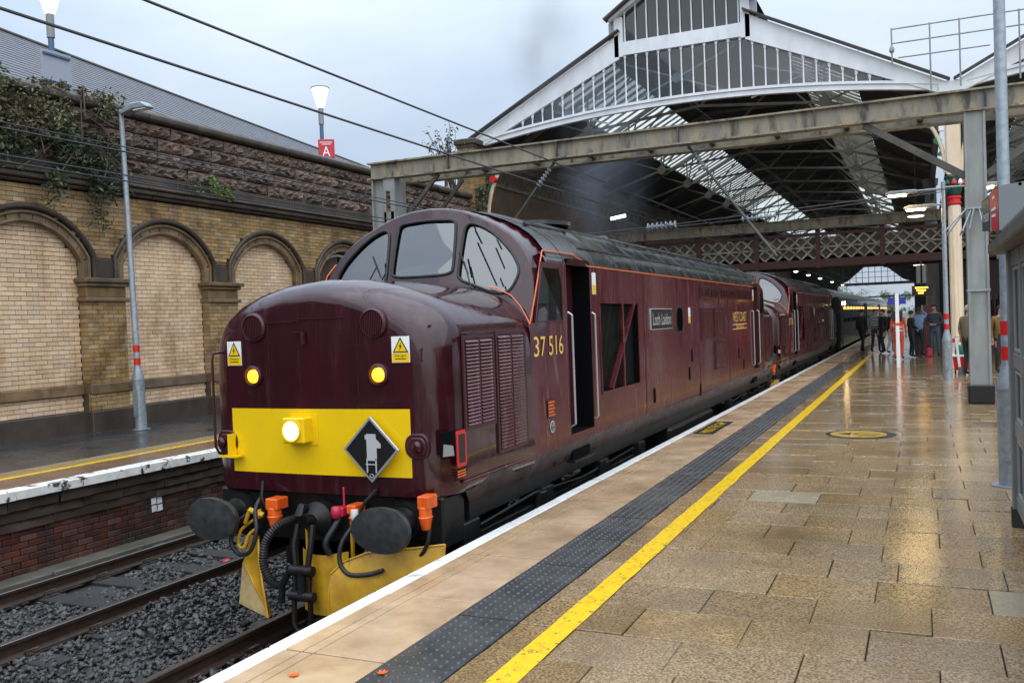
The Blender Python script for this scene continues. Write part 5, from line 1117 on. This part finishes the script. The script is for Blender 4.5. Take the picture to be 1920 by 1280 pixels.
# ================================================================ SHELTER AND NAME SIGN
sh = thing('waiting_shelter', 'grey metal-framed glazed waiting shelter at the right edge', 'shelter', (5.4, -1, PZ))
X0 = 5.385
MB().box(X0-.02, X0+.07, 1.42, 1.52, 1.05, 3.05).build('corner_post', 'shelter_grey', sh, bevel=.008); MB().box(X0-.03, X0+.08, 1.41, 1.53, PZ, 1.06).build('foot', 'black', sh, bevel=.005)
for y in [.72-.70*i for i in range(7)]: MB().box(X0-.0, X0+.06, y-.04, y+.04, 1.05, 3.05).build('mullion', 'shelter_grey', sh, bevel=.008)
for z0, z1 in ((1.05, 1.16), (1.62, 1.74), (2.15, 2.27), (2.93, 3.05)): MB().box(X0+.005, X0+.055, -3.5, 1.43, z0, z1).build('transom', 'shelter_grey', sh, bevel=.006)
for i in range(6):
    ya, yb = .76-.70*i, 1.38-.70*i
    for z0, z1 in ((1.16, 1.62), (1.74, 2.15), (2.27, 2.93)):
        fr = MB()
        for q in ((ya+.01, ya+.035, z0+.01, z1-.01), (yb-.035, yb-.01, z0+.01, z1-.01), (ya+.035, yb-.035, z0+.01, z0+.035), (ya+.035, yb-.035, z1-.035, z1-.01)): fr.box(X0+.012, X0+.045, *q)
        o = fr.build('pane_frame', 'steel_grey', sh); MB().box(X0+.026, X0+.032, ya+.03, yb-.03, z0+.03, z1-.03).build('pane', 'shelter_glass', o, smooth=0)
        MB().box(X0+.02, X0+.04, (ya+yb)/2-.012, (ya+yb)/2+.012, z0+.03, z1-.03).build('glazing_bar', 'steel_grey', o)
MB().box(X0, 7.6, 1.43, 1.5, 1.05, 3.05).build('end_panel', 'shelter_grey', sh); MB().box(7.5, 7.6, -3.5, 1.43, 1.0, 3.05).build('back_panel', 'shelter_grey', sh)
MB().box(X0-.12, 7.7, -3.6, 1.9, 3.05, 3.14).build('canopy', 'gantry_dark', sh, bevel=.01); MB().box(X0-.05, X0+.05, -3.5, 1.42, 3.14, 3.22).build('canopy_lip', 'shelter_grey', sh)
ns_ = thing('station_name_sign', 'dark and red station name sign box above the shelter corner', 'sign', (5.35, 2.8, 3.2))
MB().add([(5.345, 1.80, 3.24), (5.345, 4.0, 3.40), (5.345, 4.0, 3.70), (5.345, 1.80, 3.60), (5.95, 1.80, 3.50), (5.95, 4.0, 3.50), (5.95, 4.0, 3.66), (5.95, 1.80, 3.66)], [(0, 3, 2, 1), (0, 4, 7, 3), (4, 5, 6, 7), (1, 2, 6, 5), (3, 7, 6, 2), (0, 1, 5, 4)]).build('box', 'sign_grey', ns_)
f = lambda u, v, c: Vector((5.345-c, 4.0-2.2*u, 3.40+.30*v+(-.16+.06*v)*u))     # printed face looks towards the track
MB().add([f(0, 0, .003), f(.56, 0, .003), f(.48, 1, .003), f(0, 1, .003)], [(0, 1, 2, 3)]).build('dark_panel', 'sign_dark', ns_, smooth=0); MB().add([f(.62, 0, .003), f(1, 0, .003), f(1, 1, .003), f(.54, 1, .003)], [(0, 1, 2, 3)]).build('red_panel', 'sign_red', ns_, smooth=0); MB().add([f(.575, 0, .0035), f(.61, 0, .0035), f(.56, .7, .0035)], [(0, 1, 2)]).build('arrow_mark', 'white', ns_, smooth=0)
text('lettering', 'Preston', .42, .36, lambda a, b, c: f(.27+a, .46+b, c), 'white', ns_, .006)
for v, a, b in ((.78, .72, .84), (.5, .64, .9), (.34, .66, .88)): MB().add([f(a, v, .006), f(b, v, .006), f(b, v+.07, .006), f(a, v+.07, .006)], [(0, 1, 2, 3)]).build('small_print', 'white', ns_, smooth=0)
for y in (1.9, 1.99): MB().lathe([(.014, 0), (.014, .01)], (5.5+(y-1.9)*3, 1.80, 3.60), 'y', 8).build('screw', 'black', ns_)
for y in (2.2, 3.7): MB().box(5.45, 5.53, y, y+.08, 3.1, 3.42).build('bracket', 'galv', ns_)
# ================================================================ PLATFORM FURNITURE
wp = thing('white_post', 'slim white post carrying two small blue flags mid platform', 'post', (4.07, 22.3, PZ)); MB().box(4.02, 4.12, 22.25, 22.35, PZ, 3.07).build('shaft', 'white', wp, bevel=.008)
for s in (-1, 1): MB().box(4.07+s*.06, 4.07+s*.24, 22.28, 22.31, 2.78, 2.98).build('blue_plate', 'blue', wp); MB().box(4.07+s*.055, 4.07+s*.14, 22.28, 22.32, 2.28, 2.58).build('black_plate', 'black', wp)
MB().box(4.012, 4.128, 22.242, 22.25, 2.16, 2.24).build('hazard_tape', 'orange', wp)
ct = thing('cleaning_cart', 'red and green wheeled cleaning cart by the cream column', 'cart', (5.62, 19.6, PZ))
tub = MB(); tub.grid([[(5.66+sx*w, 19.6+sy*w*.8, z) for sx, sy in ((-1, -1), (1, -1), (1, 1), (-1, 1))] for w, z in ((.16, 1.02), (.2, 1.05), (.23, 1.32), (.24, 1.36))], True); tub.build('tub', 'red', ct); MB().box(5.41, 5.91, 19.39, 19.81, 1.36, 1.41).build('rim', 'white', ct, bevel=.01)
MB().lathe([(.2, 1.41), (.21, 1.5), (.17, 1.62), (.1, 1.66)], (5.68, 19.6, 0), 'z', 12).build('green_sack', 'green', ct)
for s in (-1, 1): MB().lathe([(.07, -.02), (.07, .02)], (5.66+s*.18, 19.5, .985), 'x', 14).build('wheel', 'black', ct)
MB().tube([(5.5, 19.8, 1.4), (5.5, 19.95, 1.85), (5.82, 19.95, 1.85), (5.82, 19.8, 1.4)], .015, 8).build('handle', 'steel_grey', ct)
bm2 = thing('broom', 'white-handled broom with red and white tape leaning by the cart', 'broom', (5.58, 19.2, PZ)); MB().tube([(5.58, 19.15, 1.02), (5.50, 19.2, 1.86)], .03, 8).build('handle', 'white', bm2); MB().add([(5.52, 19.0, PZ), (5.72, 19.0, PZ), (5.62, 19.1, 1.12), (5.55, 19.1, 1.12), (5.52, 19.2, PZ), (5.72, 19.2, PZ), (5.62, 19.2, 1.12), (5.55, 19.2, 1.12)], [(0, 1, 2, 3), (4, 7, 6, 5), (1, 5, 6, 2), (0, 3, 7, 4), (3, 2, 6, 7)]).build('head', 'black', bm2)
for k, m_ in enumerate(('red', 'white', 'red', 'white')): MB().box(5.40+k*.09, 5.49+k*.09, 19.18, 19.21, 1.74-.02*(k % 2), 1.84).build('tape', m_, bm2)
ds = thing('departure_screen', 'hanging black departure screen with amber letters over the platform', 'display', (4.6, 32, 3.3)); MB().box(4.38, 5.1, 31.9, 32.1, 3.12, 3.5).build('case', 'black', ds)
for k in range(3): MB().box(4.5+.05*k, 4.95-.08*k, 31.88, 31.9, 3.4-.1*k, 3.45-.1*k).build('amber_line', 'amber_led', ds)
MB().box(4.7, 4.76, 31.95, 32.05, 3.5, 4.6).build('hanger', 'black', ds); MB().box(4.55, 4.9, 31.95, 32.2, 3.6, 4.3).build('speaker_box', 'steel_grey', ds)
rb = thing('maroon_hoarding', 'maroon upright display board standing behind the waiting people', 'board', (4.95, 31, PZ)); MB().box(4.75, 5.1, 30.9, 31.0, PZ, 2.75).build('panel', 'post_maroon', rb); MB().box(4.70, 4.74, 30.88, 31.02, PZ, 2.75).build('edge', 'galv', rb)
# hanging lights along the shed
for k, y in enumerate((40, 46, 52, 59, 68, 78)):
    t = thing('hanging_light', 'small round hanging light, number %s from the footbridge in the row over the train' % ('one', 'two', 'three', 'four', 'five', 'six')[k], 'light', (-1.4, y, 4.6), 'lights in a row over the train'); MB().lathe([(.02, .2), (.06, .14), (.16, .04)], (-1.6+.0*k, y, 4.9), 'z', 12).build('shade', 'gantry_dark', t); MB().lathe([(.13, 0), (.07, -.06)], (-1.6, y, 4.93), 'z', 12).build('bulb', 'tube_glow', t); MB().tube([(-1.6, y, 5.15), (-1.6, y, 9.5)], .012, 5).build('rod', 'gantry_dark', t)
t = thing('wall_light', 'bright tube light on the dark shed wall left of smoke', 'light', (-9.2, 33, 6.5)); MB().bar((-7.3, 31, 6.95), (-6.9, 31.6, 7.1), .14, .12).build('tube', 'tube_glow', t); MB().bar((-9.4, 31.3, 7.05), (-7.1, 31.3, 7.05), .04, .04).build('arm', 'gantry_dark', t)
for k, (x, y, z) in enumerate(((4.6, 30, 6.0), (4.6, 41, 5.0), (4.6, 48, 5.0))):
    t = thing('platform_light', ('flat lit canopy light above the lattice footbridge end', 'first flat lit light under the footbridge over the platform', 'second flat lit light under the footbridge over the platform')[k], 'light', (x, y, z), 'flat lights over the right platform'); MB().lathe([(.32, 0), (.3, .06), (.1, .1)], (x, y, z), 'z', 16).build('case', 'steel_grey', t); MB().lathe([(.28, -.01), (.2, -.03)], (x, y, z), 'z', 16).build('lens', 'tube_glow', t); MB().tube([(x, y, z+.1), (x, y, 8.9)], .012, 5).build('rod', 'gantry_dark', t)
# platform buildings behind the right platform
hb_ = thing('platform_building', 'dark maroon-doored platform building behind the columns', 'building', (11, 45, PZ)); MB().box(8.6, 13, 30, 100, PZ, 5.6).build('wall', 'brick_dark', hb_)
for k in range(8): w = MB().box(8.55, 8.6, 31+k*4, 32.6+k*4, PZ, 3.3).build('door', 'post_maroon', hb_); MB().box(8.54, 8.55, 31.3+k*4, 32.3+k*4, 2.1, 3.0).build('pane', 'side_glass', w)
# ================================================================ COACHES
def coach(y0, label, side='coach_side', first=False):
    LC = 19.6; t = thing('railway_coach', label, 'coach', (0, y0, 0), 'coaches behind the locomotives')
    P = [(1.30, 1.0), (1.36, 1.6), (1.36, 2.6), (1.32, 3.15), (1.24, 3.3)]
    b = MB(); b.grid([[(x, y, z) for x, z in P] for y in (y0, y0+LC)]); b.grid([[(-x, y, z) for x, z in P] for y in (y0, y0+LC)]); b.add([(s*x, y0, z) for s in (1,) for x, z in P]+[(-x, y0, z) for x, z in P[::-1]], [tuple(range(10))])
    b.build('body', side, t)
    Rr = [(1.25, 3.29), (1.15, 3.45), (.9, 3.62), (.5, 3.74), (0, 3.78), (-.5, 3.74), (-.9, 3.62), (-1.15, 3.45), (-1.25, 3.29)]
    r = MB().grid([[(x, y, z) for x, z in Rr] for y in (y0, y0+LC)]); r.add([(x, y0, z) for x, z in Rr], [tuple(range(9))]); r.build('roof', 'coach_roof', t)
    for k in range(8):
        ya = y0+1.6+k*2.1; w = MB().add([(1.365, ya, 2.1), (1.365, ya+1.5, 2.1), (1.345, ya+1.5, 2.9), (1.345, ya, 2.9)], [(0, 1, 2, 3)]).build('window', 'side_glass', t); MB().add([(1.36, ya+.1, 2.72), (1.36, ya+1.4, 2.72), (1.352, ya+1.4, 2.86), (1.352, ya+.1, 2.86)], [(0, 1, 2, 3)]).xf(lambda x, y, z: (x+.012, y, z)).build('lit_strip', 'coach_glow', w)
    for ya in (y0+.35, y0+LC-1.05): MB().box(1.34, 1.375, ya, ya+.7, 1.05, 3.1).build('door', side, t)
    MB().box(-1.2, 1.2, y0+.4, y0+LC-.4, .5, 1.05).build('underframe', 'loco_black', t); MB().box(-.5, .5, y0-.4, y0, 1.1, 3.2).build('gangway', 'black', t)
    if first: MB().lathe([(.09, 0), (.07, .05)], (1.42, y0+1.2, 3.0), 'x', 12).build('lamp', 'warm_glow', t)
coach(37.3, 'dark blue leading coach right behind the second locomotive', 'coach_side', True); coach(57.3, 'second grey-green coach with lit window strips', 'coach_side'); coach(77.3, 'furthest coach of the train near the bright shed end', 'coach_side')
# ================================================================ PLANTS
def leaf_mass(pts, n, size, mname, name, par, rr, flat=None):
    V = []; F = []
    for _ in range(n):
        c, r = rr.choices(pts, [p[1]**2 for p in pts])[0]
        d = Vector((rr.gauss(0, 1), rr.gauss(0, 1), rr.gauss(0, 1))).normalized()*r*rr.random()**.45; p = Vector(c)+d
        u = Vector((rr.gauss(0, 1), rr.gauss(0, 1), rr.gauss(0, .6))).normalized(); v = u.orthogonal().normalized(); v = (v+u.cross(v)*rr.uniform(-1, 1)).normalized(); s = size*rr.uniform(.6, 1.4); o = len(V)
        V += [p-u*s, p-v*s*.42+u*s*.1, p+u*s*1.1, p+v*s*.42+u*s*.1]; F += [(o, o+1, o+2), (o, o+2, o+3)]
    me = bpy.data.meshes.new(name); b = BASE.get(par, (0, 0, 0)); me.from_pydata([(p[0]-b[0], p[1]-b[1], p[2]-b[2]) for p in V], [], F); me.materials.append(MATS[mname]); me.update(); return put(name, me, par)
rr = random.Random(11)
iv = thing('wall_shrub', 'large straggling shrub and ivy hanging over the stone parapet at upper left', 'shrub', (-9.1, 5, 6))
P = [((-9.0, rr.uniform(3.4, 6.0), rr.uniform(5.75, 6.95)), rr.uniform(.18, .38)) for _ in range(34)]+[((-8.95, rr.uniform(4.7, 6.25), rr.uniform(5.2, 6.2)), rr.uniform(.15, .32)) for _ in range(26)]+[((-9.05, rr.uniform(5.3, 6.1), rr.uniform(4.7, 5.3)), rr.uniform(.07, .16)) for _ in range(10)]+[((-9.15, rr.uniform(4.2, 6.3), 7.1), .16) for _ in range(9)]
leaf_mass([p for p in P if p[0][2] > 6.2], 4600, .042, 'leaf', 'upper_foliage', iv, rr); leaf_mass([p for p in P if p[0][2] <= 6.35], 4300, .042, 'leaf_dark', 'hanging_foliage', iv, rr)
st_ = MB()
for _ in range(26): a = (-9.15, rr.uniform(4.2, 6), rr.uniform(5.9, 6.9)); st_.tube([a, (-8.9, a[1]+rr.uniform(-.3, .3), a[2]+rr.uniform(-.2, .3)), (-8.75, a[1]+rr.uniform(-.5, .5), a[2]+rr.uniform(-.7, .2))], .012, 5)
st_.build('stems', 'bark', iv)
for k, (y, z, r, m_) in enumerate(((8.9, 5.78, .22, 'leaf_light'), (8.1, 5.72, .14, 'leaf'), (9.25, 5.62, .12, 'leaf_light'))):
    w = thing('wall_weed', ('bright green weed on the string course right of lamp post', 'small dull weed on the string course near the lamp post', 'tiny bright weed right of the larger wall weed')[k], 'weed', (-9.1, y, z), 'weeds rooted on the wall'); leaf_mass([((-9.0, y+rr.uniform(-.25, .25)*(r/.2), z+rr.uniform(-.1, .16)), r*.5) for _ in range(7)], int(260*r/.2), .04, m_, 'leaves', w, rr); MB().tube([(-9.2, y, z-.05), (-9.0, y+.05, z+.15)], .01, 5).build('stem', 'bark', w)
bd = thing('bare_shrub', 'thin-leaved shrub sprouting beside the brick pier top', 'shrub', (-9.4, 20.5, 7.2)); s_ = MB()
P = []
for _ in range(22):
    a = Vector((-9.5, rr.uniform(20.1, 21), 7.1)); b = a+Vector((rr.uniform(-1.0, .5), rr.uniform(-.8, .3), rr.uniform(.9, 2.2))); s_.tube([a, a.lerp(b, .5)+Vector((0, 0, .15)), b], [.02, .014, .006], 5); P += [(tuple(a.lerp(b, u)), .16) for u in (.6, .8, 1.0)]
s_.build('stems', 'bark', bd); leaf_mass(P, 520, .06, 'leaf_dark', 'leaves', bd, rr)
w = thing('wall_creeper', 'dark creeper hanging down beside the brick pier', 'creeper', (-9.0, 21.6, 6.4)); leaf_mass([((-8.85, 21.5+rr.uniform(-.3, .3), rr.uniform(5.0, 7.2)), .25) for _ in range(16)], 1500, .05, 'leaf_dark', 'leaves', w, rr); MB().tube([(-9.0, 21.6, 4.6), (-8.95, 21.5, 7.2)], .02, 5).build('stem', 'bark', w)
# trees past the far end of the shed
for k, (x, y, h) in enumerate(((-20, 150, 6), (-9, 165, 7.5), (-1, 185, 6), (7, 170, 5), (16, 165, 7), (-5, 140, 3.6))):
    t = thing('tree', ('pale tree far left beyond the shed end', 'tall pale tree left of centre beyond the shed end', 'middle pale tree beyond the shed end', 'pale tree right of centre beyond the shed end', 'tallest pale tree far right beyond shed end', 'low bush at the track side beyond shed end')[k], 'tree', (x, y, -1), 'trees beyond the shed'); MB().tube([(x, y, -1), (x+.2, y, h*.4), (x, y, h*.7)], [.35, .25, .1], 8).build('trunk', 'bark', t)
    P = [((x+rr.gauss(0, h*.27), y+rr.gauss(0, h*.2), h*rr.uniform(.3, .95)), h*rr.uniform(.10, .2)) for _ in range(26)]; leaf_mass(P, 2200, .22, 'hazed_leaf', 'crown', t, rr)
# ================================================================ PEOPLE
for nm, c in (('skin', (.42, .24, .17)), ('hair_dark', (.02, .015, .012)), ('hair_grey', (.25, .24, .23)), ('cloth_black', (.015, .015, .018)), ('cloth_navy', (.015, .02, .045)), ('cloth_grey', (.14, .145, .15)), ('cloth_hivis', (.75, .09, .02)), ('cloth_blue', (.22, .33, .52)), ('cloth_denim', (.05, .08, .12)), ('cloth_khaki', (.15, .12, .07)), ('cloth_pale', (.45, .45, .45)), ('cloth_brown', (.16, .09, .02)), ('shoe', (.012, .012, .012)), ('cloth_teal', (.03, .045, .055))): mat(nm, c, .8, col2=tuple(v*.7 for v in c), cs=9)
def person(x, y, face, label, top, trou, hair='hair_dark', h=1.74, stride=0., arms='down', cap=None, sleeve=True, lean=0.):
    k = h/1.75; t_ = thing('person', label, 'person', (x, y, PZ), 'people waiting on the platform')
    J = {'pel': (0, 0, .95), 'bel': (0, .01, 1.1), 'che': (0, .0+lean*.1, 1.32), 'nkb': (0, lean*.14, 1.47), 'nk': (0, -.01+lean*.15, 1.53), 'hd0': (0, -.025+lean*.16, 1.60), 'hd1': (0, -.03+lean*.16, 1.67), 'hd2': (0, -.01+lean*.16, 1.73)}
    Rd = {'pel': (.16, .115), 'bel': (.15, .11), 'che': (.17, .12), 'nkb': (.085, .07), 'nk': (.052, .055), 'hd0': (.066, .085), 'hd1': (.075, .095), 'hd2': (.055, .07)}
    E_ = [('pel', 'bel'), ('bel', 'che'), ('che', 'nkb'), ('nkb', 'nk'), ('nk', 'hd0'), ('hd0', 'hd1'), ('hd1', 'hd2')]; Mt = {'pel': trou, 'bel': top, 'che': top, 'nkb': top, 'nk': 'skin', 'hd0': 'skin', 'hd1': 'skin', 'hd2': 'skin'}
    def add(n, p, r, par, m): J[n] = p; Rd[n] = r if isinstance(r, tuple) else (r, r); E_.append((par, n)); Mt[n] = m
    add('nose', (0, -.135+lean*.16, 1.635), .014, 'hd0', 'skin')
    for s in (-1, 1):
        q = 'L' if s < 0 else 'R'; st = stride*s
        add(q+'hip', (s*.095, 0, .88), .095, 'pel', trou); add(q+'kn', (s*.105, -.04-st*.16+abs(st)*-.03, .50), .062, q+'hip', trou); add(q+'an', (s*.11, .02-st*.26, .10), .045, q+'kn', trou); add(q+'toe', (s*.125, -.13-st*.26, .045), (.042, .04), q+'an', 'shoe')
        add(q+'sh', (s*.185, 0+lean*.12, 1.42), .068, 'che', top)
        if arms == 'down' or (arms == 'phone' and s < 0): el, wr, fd = (s*.235, .03, 1.14), (s*.24, -.05, .90), Vector((0, -.02, -1))
        elif arms == 'phone': el, wr, fd = (s*.26, -.06, 1.18), (s*.13, -.26, 1.34), Vector((-s*.3, -.2, 1))
        elif arms == 'raised': el, wr, fd = (s*.33, -.12, 1.40), (s*.12, -.18, 1.56), Vector((-s*.8, -.2, .4))
        else: el, wr, fd = (s*.25, .02, 1.15), (s*.1, -.2, 1.08), Vector((-s, -.3, 0))
        am = top if sleeve else 'skin'
        add(q+'el', el, .048, q+'sh', top); add(q+'wr', wr, .032, q+'el', am); fd.normalize(); sd = Vector((1, 0, 0)) if abs(fd.x) < .7 else Vector((0, 0, 1)); pm = Vector(wr)+fd*.07; add(q+'pm', tuple(pm), (.036, .02), q+'wr', 'skin')
        for i, ln in enumerate((.06, .075, .07, .05)): b0 = pm+fd*.035+sd*(i-1.5)*.02; add(q+'f%d' % i, tuple(b0), .009, q+'pm', 'skin'); add(q+'g%d' % i, tuple(b0+fd*ln+Vector((0, -.015, 0))), .008, q+'f%d' % i, 'skin')
        add(q+'th', tuple(pm-sd*s*.045+fd*.01+Vector((0, -.02, 0))), .010, q+'pm', 'skin')
    names = list(J); me = bpy.data.meshes.new('b'); me.from_pydata([J[n] for n in names], [(names.index(a), names.index(b)) for a, b in E_], []); o = bpy.data.objects.new('b', me); COL.objects.link(o)
    o.modifiers.new('s', 'SKIN'); bpy.context.view_layer.update()
    if not me.skin_vertices: bm = bmesh.new(); bm.from_mesh(me); bm.verts.layers.skin.verify(); bm.to_mesh(me); bm.free()
    for i, n in enumerate(names): me.skin_vertices[0].data[i].radius = Rd[n]; me.skin_vertices[0].data[i].use_root = (n == 'pel')
    o.modifiers['s'].use_smooth_shade = True; sb = o.modifiers.new('u', 'SUBSURF'); sb.levels = 1; sb.render_levels = 1
    bm2_ = bpy.data.meshes.new_from_object(o.evaluated_get(bpy.context.evaluated_depsgraph_get())); bpy.data.objects.remove(o)
    ml = sorted({m for m in Mt.values()}); [bm2_.materials.append(MATS[m]) for m in ml]
    segs = [(Vector(J[a]), Vector(J[b]), Mt[b] if not (a == 'che' and b in ('Lsh', 'Rsh')) else top) for a, b in E_]
    for p in bm2_.polygons:
        c = p.center; best = None
        for a, b, m in segs:
            d = b-a; u = max(0, min(1, (c-a).dot(d)/max(d.dot(d), 1e-9))); q = (c-a-d*u).length
            if best is None or q < best[0]: best = (q, m)
        m = best[1]
        if m == trou and c.z > .98: m = top
        p.material_index = ml.index(m); p.use_smooth = True
    body = put('body', bm2_, t_)
    hm = MB(); 
    for i in range(7): pass
    rows = []
    for a in range(0, 7):
        ph = a/6*1.75; rows.append([(.088*math.sin(ph)*math.cos(b*.5236), .01+lean*.16+.105*math.sin(ph)*math.sin(b*.5236)-.02, 1.665+.098*math.cos(ph)+(.03 if math.sin(b*.5236) < -.3 and ph > 1.2 else -.03*(ph > 1.5))) for b in range(12)])
    hm.grid(rows, True); hp = put('hair' if not cap else 'cap', hm.mesh('hair', cap or hair, smooth=60), t_)
    if arms == 'strap': pass
    t_.scale = (k, k, k); t_.rotation_euler = (0, 0, face); return t_
PI = math.pi
person(2.42, 33.9, 2.6, 'person in black jacket stepping along beside the train, leftmost', 'cloth_black', 'cloth_black', stride=.9, h=1.78)
sp = person(2.98, 33.0, .5, 'person in grey and white striped jumper beside the coach', 'cloth_grey', 'cloth_navy', stride=.4, h=1.76)
person(3.30, 32.2, -.9, 'person in all-black clothes between striped and hi-vis people', 'cloth_black', 'cloth_black', stride=.5, h=1.74)
person(3.55, 32.2, 1.9, 'person in dark top and pale trousers left of hi-vis suit', 'cloth_black', 'cloth_pale', h=1.7, stride=.6)
hv = person(3.97, 27.4, 3.0, 'person in full orange hi-vis suit behind the white post', 'cloth_hivis', 'cloth_hivis', hair='hair_grey', h=1.72)
person(4.36, 28.6, 2.0, 'person in dark jacket and patterned trousers right of hi-vis suit', 'cloth_black', 'cloth_black', h=1.66, arms='fold')
bl = person(4.60, 29.2, 2.7, 'person in light blue shirt and navy trousers raising a camera', 'cloth_blue', 'cloth_navy', h=1.76, arms='raised', sleeve=True)
person(5.12, 29.0, -.3, 'person in dark jacket, cap and jeans by the maroon board', 'cloth_teal', 'cloth_denim', h=1.84, arms='fold', cap='cloth_black')
person(5.78, 18.9, 2.4, 'person in khaki T-shirt half hidden behind the gantry column', 'cloth_khaki', 'cloth_black', hair='hair_grey', h=1.76, sleeve=False)
person(6.55, 19.8, .4, 'person in mustard brown coat right of the gantry column', 'cloth_brown', 'cloth_black', h=1.72)
def bands(par, zs, m_, nm):
    for z, a, b in zs: put(nm, MB().lathe([(1.0, -.02), (1.03, 0), (1.0, .02)], (0, 0, z), 'z', 20, a, b).mesh(nm, m_, smooth=60), par)
bands(sp, ((1.12, .175, .14), (1.22, .18, .145), (1.32, .19, .145)), 'cloth_pale', 'jumper_stripe'); bands(hv, ((1.12, .178, .142), (1.0, .175, .14)), 'silver', 'reflective_band')
cm = thing('camera', 'small black camera raised by the person in the light blue shirt', 'camera', (4.6, 29.0, 2.47)); MB().box(4.54, 4.66, 28.98, 29.04, 2.43, 2.51).build('camera_body', 'black', cm, bevel=.008); MB().lathe([(.03, 0), (.028, .06)], (4.6, 29.04, 2.47), 'y', 12).build('camera_lens', 'black', cm)
bgm = thing('shoulder_bag', 'red bag standing on the platform by the man in jeans', 'bag', (4.95, 28.8, PZ)); MB().box(4.83, 5.02, 28.7, 28.95, PZ, PZ+.32).build('bag_body', 'crimson', bgm, bevel=.04); MB().tube([(4.85, 28.82, PZ+.3), (4.9, 28.82, PZ+.42), (4.98, 28.82, PZ+.42), (5.0, 28.82, PZ+.3)], .012, 6).build('strap', 'black', bgm)
# ================================================================ EXHAUST SMOKE
def smoke(name, c, r, dens, lab, colr=(.55, .62, .74)):
    m = bpy.data.materials.new(name); m.use_nodes = True; n = m.node_tree.nodes; l = m.node_tree.links
    for q in list(n): n.remove(q)
    o = n.new('ShaderNodeOutputMaterial'); v = n.new('ShaderNodeVolumePrincipled'); v.inputs['Color'].default_value = (*colr, 1); v.inputs['Anisotropy'].default_value = .2
    tcn = n.new('ShaderNodeTexCoord'); ns1 = n.new('ShaderNodeTexNoise'); ns1.inputs['Scale'].default_value = 1.6; ns1.inputs['Detail'].default_value = 3; l.new(tcn.outputs['Object'], ns1.inputs[0])
    ln = n.new('ShaderNodeVectorMath'); ln.operation = 'LENGTH'; l.new(tcn.outputs['Object'], ln.inputs[0])
    fa = n.new('ShaderNodeMapRange'); fa.inputs[1].default_value = 1; fa.inputs[2].default_value = .0; fa.inputs[3].default_value = 0; fa.inputs[4].default_value = 1; fa.interpolation_type = 'SMOOTHSTEP'; l.new(ln.outputs['Value'], fa.inputs[0])
    mrn = n.new('ShaderNodeMapRange'); mrn.inputs[1].default_value = .38; mrn.inputs[2].default_value = .7; mrn.inputs[3].default_value = 0.0; mrn.inputs[4].default_value = dens; l.new(ns1.outputs[0], mrn.inputs[0])
    mm = n.new('ShaderNodeMath'); mm.operation = 'MULTIPLY'; l.new(fa.outputs[0], mm.inputs[0]); l.new(mrn.outputs[0], mm.inputs[1]); l.new(mm.outputs[0], v.inputs['Density']); l.new(v.outputs[0], o.inputs['Volume'])
    MATS[name] = m; b = MB(); b.lathe([(.02, -.999), (.5, -.866), (.866, -.5), (1, 0), (.866, .5), (.5, .866), (.02, .999)], (0, 0, 0), 'z', 20); me = b.mesh('exhaust_smoke', name); o_ = put('exhaust_smoke', me, None, c); o_.scale = r; tag(o_, lab, 'smoke', kind='stuff')
smoke('smoke_low', (-2.9, 16.6, 6.6), (1.6, 1.5, 3.0), .38, 'bluish exhaust smoke drifting under the gantry above the locomotive roof')
smoke('smoke_high', (-4.4, 16.5, 10.2), (1.5, 1.8, 2.4), .5, 'faint brownish exhaust smoke against the sky left of the gable', (.34, .3, .32))
